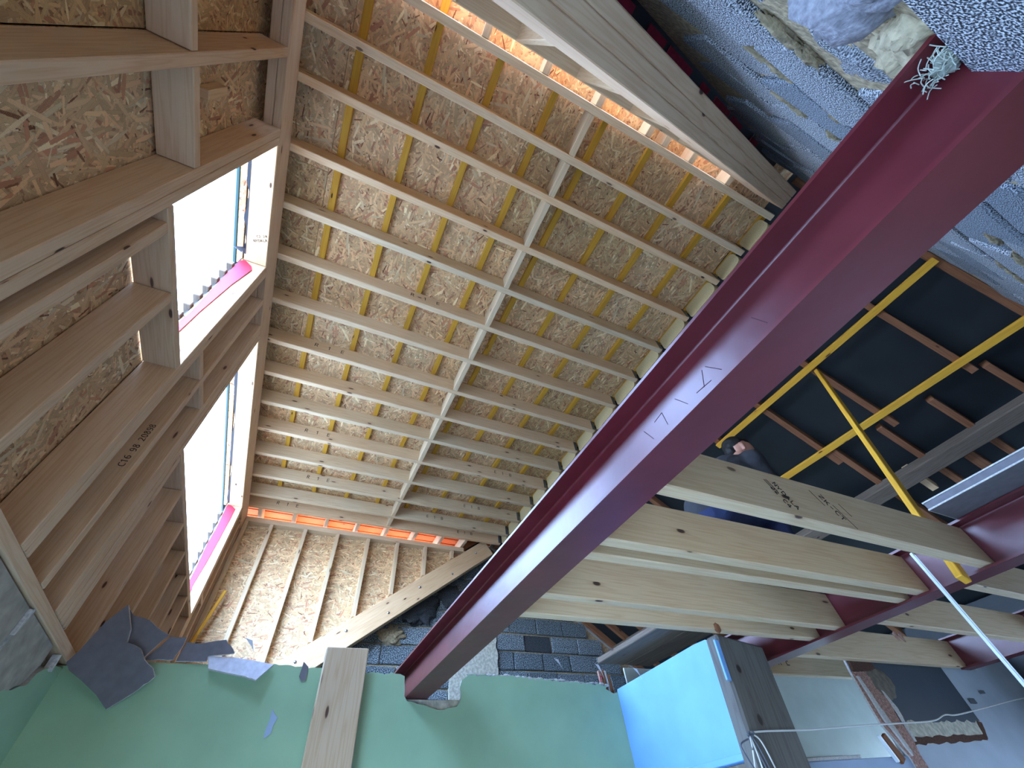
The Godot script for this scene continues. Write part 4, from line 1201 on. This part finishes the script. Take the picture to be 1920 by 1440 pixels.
func build_person() -> void:
	# scaffold boards and the crate he sits on
	for i in 2:
		var sb := block(self, "scaffold_board", 2.02 + i * 0.235, 2.245 + i * 0.235, 2.323, 2.356, 1.02, 2.7, M.grey_wood, 0.004)
		tag(sb, ["grey scaffold board under the crate, farther from the smaller steel", "grey scaffold board under the crate, nearer the smaller steel"][i], "board", "scaffold boards on the floor joists")
	var cr := root("crate", P(2.40, 2.357, 1.63), "dark wooden crate the workman sits on behind the floor joists", "crate")
	block(cr, "body", 2.22, 2.62, 2.357, 2.705, 1.45, 1.82, M.brown, 0.006)
	for y in [2.37, 2.49, 2.61]:
		block(cr, "slat", 2.21, 2.63, y, y + 0.07, 1.435, 1.449, M.brown, 0.004)
	var hip := P(2.45, 2.90, 1.62)
	var pe := root("person", P(2.45, 2.357, 1.6), "person with short dark hair in a dark jacket and jeans, hunched above the floor joists", "person")
	var o := pe.position
	var B := func(a: Vector3, b: Vector3, ra: float, rb: float) -> Array:
		return [a - o, b - o, ra, rb]
	var neck := P(2.935, 3.395, 1.50)
	var chest := P(2.80, 3.27, 1.54)
	var head := P(3.035, 3.535, 1.49)
	var sl := P(2.86, 3.30, 1.36)
	var sr := P(2.80, 3.32, 1.70)
	var el := P(2.95, 3.06, 1.38)
	var er := P(2.93, 3.06, 1.73)
	var hl := P(3.12, 3.00, 1.46)
	var hr := P(3.12, 3.01, 1.68)
	var kl := P(2.90, 2.92, 1.48)
	var kr := P(2.90, 2.93, 1.74)
	var fl := P(2.74, 2.42, 1.46)
	var fr := P(2.74, 2.42, 1.76)
	var body := []
	body.append(B.call(hip, chest, 0.13, 0.14))
	body.append(B.call(chest, neck, 0.12, 0.06))
	body.append(B.call(neck, head, 0.058, 0.06))
	for q in [[sl, el, hl], [sr, er, hr]]:
		body.append(B.call(chest, q[0], 0.10, 0.068))
		body.append(B.call(q[0], q[1], 0.056, 0.045))
		body.append(B.call(q[1], q[2], 0.043, 0.028))
	for q in [[P(2.46, 2.90, 1.53), kl, fl], [P(2.46, 2.90, 1.71), kr, fr]]:
		body.append(B.call(q[0], q[1], 0.088, 0.062))
		body.append(B.call(q[1], q[2], 0.058, 0.038))
	inst(pe, "body", nets(body, 0.018, 0.03), M.skin, o)
	# head with face: looks to the right, slightly down
	var fw := P(0.86, -0.30, -0.40).normalized()
	var side := fw.cross(Vector3.UP).normalized()
	var up := side.cross(fw).normalized()
	var hp := func(x: float, y: float, z: float) -> Vector3:
		return head + side * x + up * y + fw * z
	var hd := []
	hd.append(B.call(hp.call(0, 0.035, -0.02), hp.call(0, 0.03, 0.02), 0.092, 0.085))
	hd.append(B.call(hp.call(0, -0.01, 0.03), hp.call(0, -0.085, 0.055), 0.068, 0.036))
	hd.append(B.call(hp.call(0, 0.02, 0.098), hp.call(0, -0.022, 0.118), 0.010, 0.015))
	hd.append(B.call(hp.call(-0.02, -0.057, 0.088), hp.call(0.02, -0.057, 0.088), 0.009, 0.009))
	hd.append(B.call(hp.call(-0.035, 0.032, 0.085), hp.call(0.035, 0.032, 0.085), 0.013, 0.013))
	for s in [-1.0, 1.0]:
		hd.append(B.call(hp.call(0.083 * s, 0.015, -0.015), hp.call(0.088 * s, -0.02, -0.005), 0.016, 0.011))
	inst(pe, "face", nets(hd, 0.006, 0.018), M.skin, o)
	for s in [-1.0, 1.0]:
		var em := SphereMesh.new()
		em.radius = 0.011
		em.height = 0.022
		inst(pe, "eye", em, M.eye, hp.call(0.031 * s, 0.012, 0.080))
		bar(pe, "eyebrow", hp.call(0.016 * s, 0.036, 0.097), hp.call(0.048 * s, 0.036, 0.086), 0.006, 0.008, up, M.hair, 0.002)
	var hr2 := []
	hr2.append(B.call(hp.call(0, 0.058, -0.035), hp.call(0, 0.064, 0.015), 0.094, 0.080))
	hr2.append(B.call(hp.call(0, 0.0, -0.075), hp.call(0, 0.05, -0.06), 0.055, 0.08))
	inst(pe, "hair", nets(hr2, 0.008, 0.02, 0.008), M.hair, o)
	# clothes
	var jk := []
	jk.append(B.call(hip + Vector3(0, 0.06, 0), chest, 0.165, 0.175))
	jk.append(B.call(chest, neck - Vector3(0.02, 0.03, 0), 0.15, 0.075))
	for q in [[sl, el, hl], [sr, er, hr]]:
		jk.append(B.call(chest, q[0], 0.12, 0.088))
		jk.append(B.call(q[0], q[1], 0.078, 0.066))
		jk.append(B.call(q[1], q[1].lerp(q[2], 0.8), 0.062, 0.048))
	inst(pe, "jacket", nets(jk, 0.016, 0.03, 0.012), M.jacket, o)
	var tr := []
	tr.append(B.call(hip - Vector3(0, 0.02, 0), hip + P(0.02, 0.04, 0), 0.155, 0.15))
	for q in [[P(2.46, 2.90, 1.53), kl, fl], [P(2.46, 2.90, 1.71), kr, fr]]:
		tr.append(B.call(q[0], q[1], 0.108, 0.082))
		tr.append(B.call(q[1], q[2], 0.078, 0.060))
	inst(pe, "jeans", nets(tr, 0.018, 0.03, 0.012), M.jeans, o)
	for q in [fl, fr]:
		inst(pe, "boot", nets([B.call(q + P(-0.03, -0.02, 0), q + P(0.15, -0.035, 0), 0.052, 0.036)], 0.012, 0.02), M.boot, o)
	# hands: palm, four bent fingers, thumb
	for q in [[hl, 1.0], [hr, -1.0]]:
		var h: Vector3 = q[0]
		var hb := []
		hb.append(B.call(h, h + P(0.06, -0.01, 0), 0.030, 0.034))
		for i in 4:
			var z := (i - 1.5) * 0.019
			var len: float = [0.030, 0.036, 0.034, 0.026][i]
			var k0 := h + P(0.085, -0.012, z)
			var k1 := k0 + P(len, -0.012, 0)
			hb.append(B.call(h + P(0.05, -0.01, z), k0, 0.011, 0.010))
			hb.append(B.call(k0, k1, 0.0098, 0.009))
			hb.append(B.call(k1, k1 + P(len * 0.4, -0.024, 0), 0.0088, 0.0078))
		hb.append(B.call(h + P(0.01, -0.01, 0.028 * q[1]), h + P(0.05, -0.03, 0.050 * q[1]), 0.013, 0.010))
		inst(pe, "hand", nets(hb, 0.005, 0.008), M.skin, o)
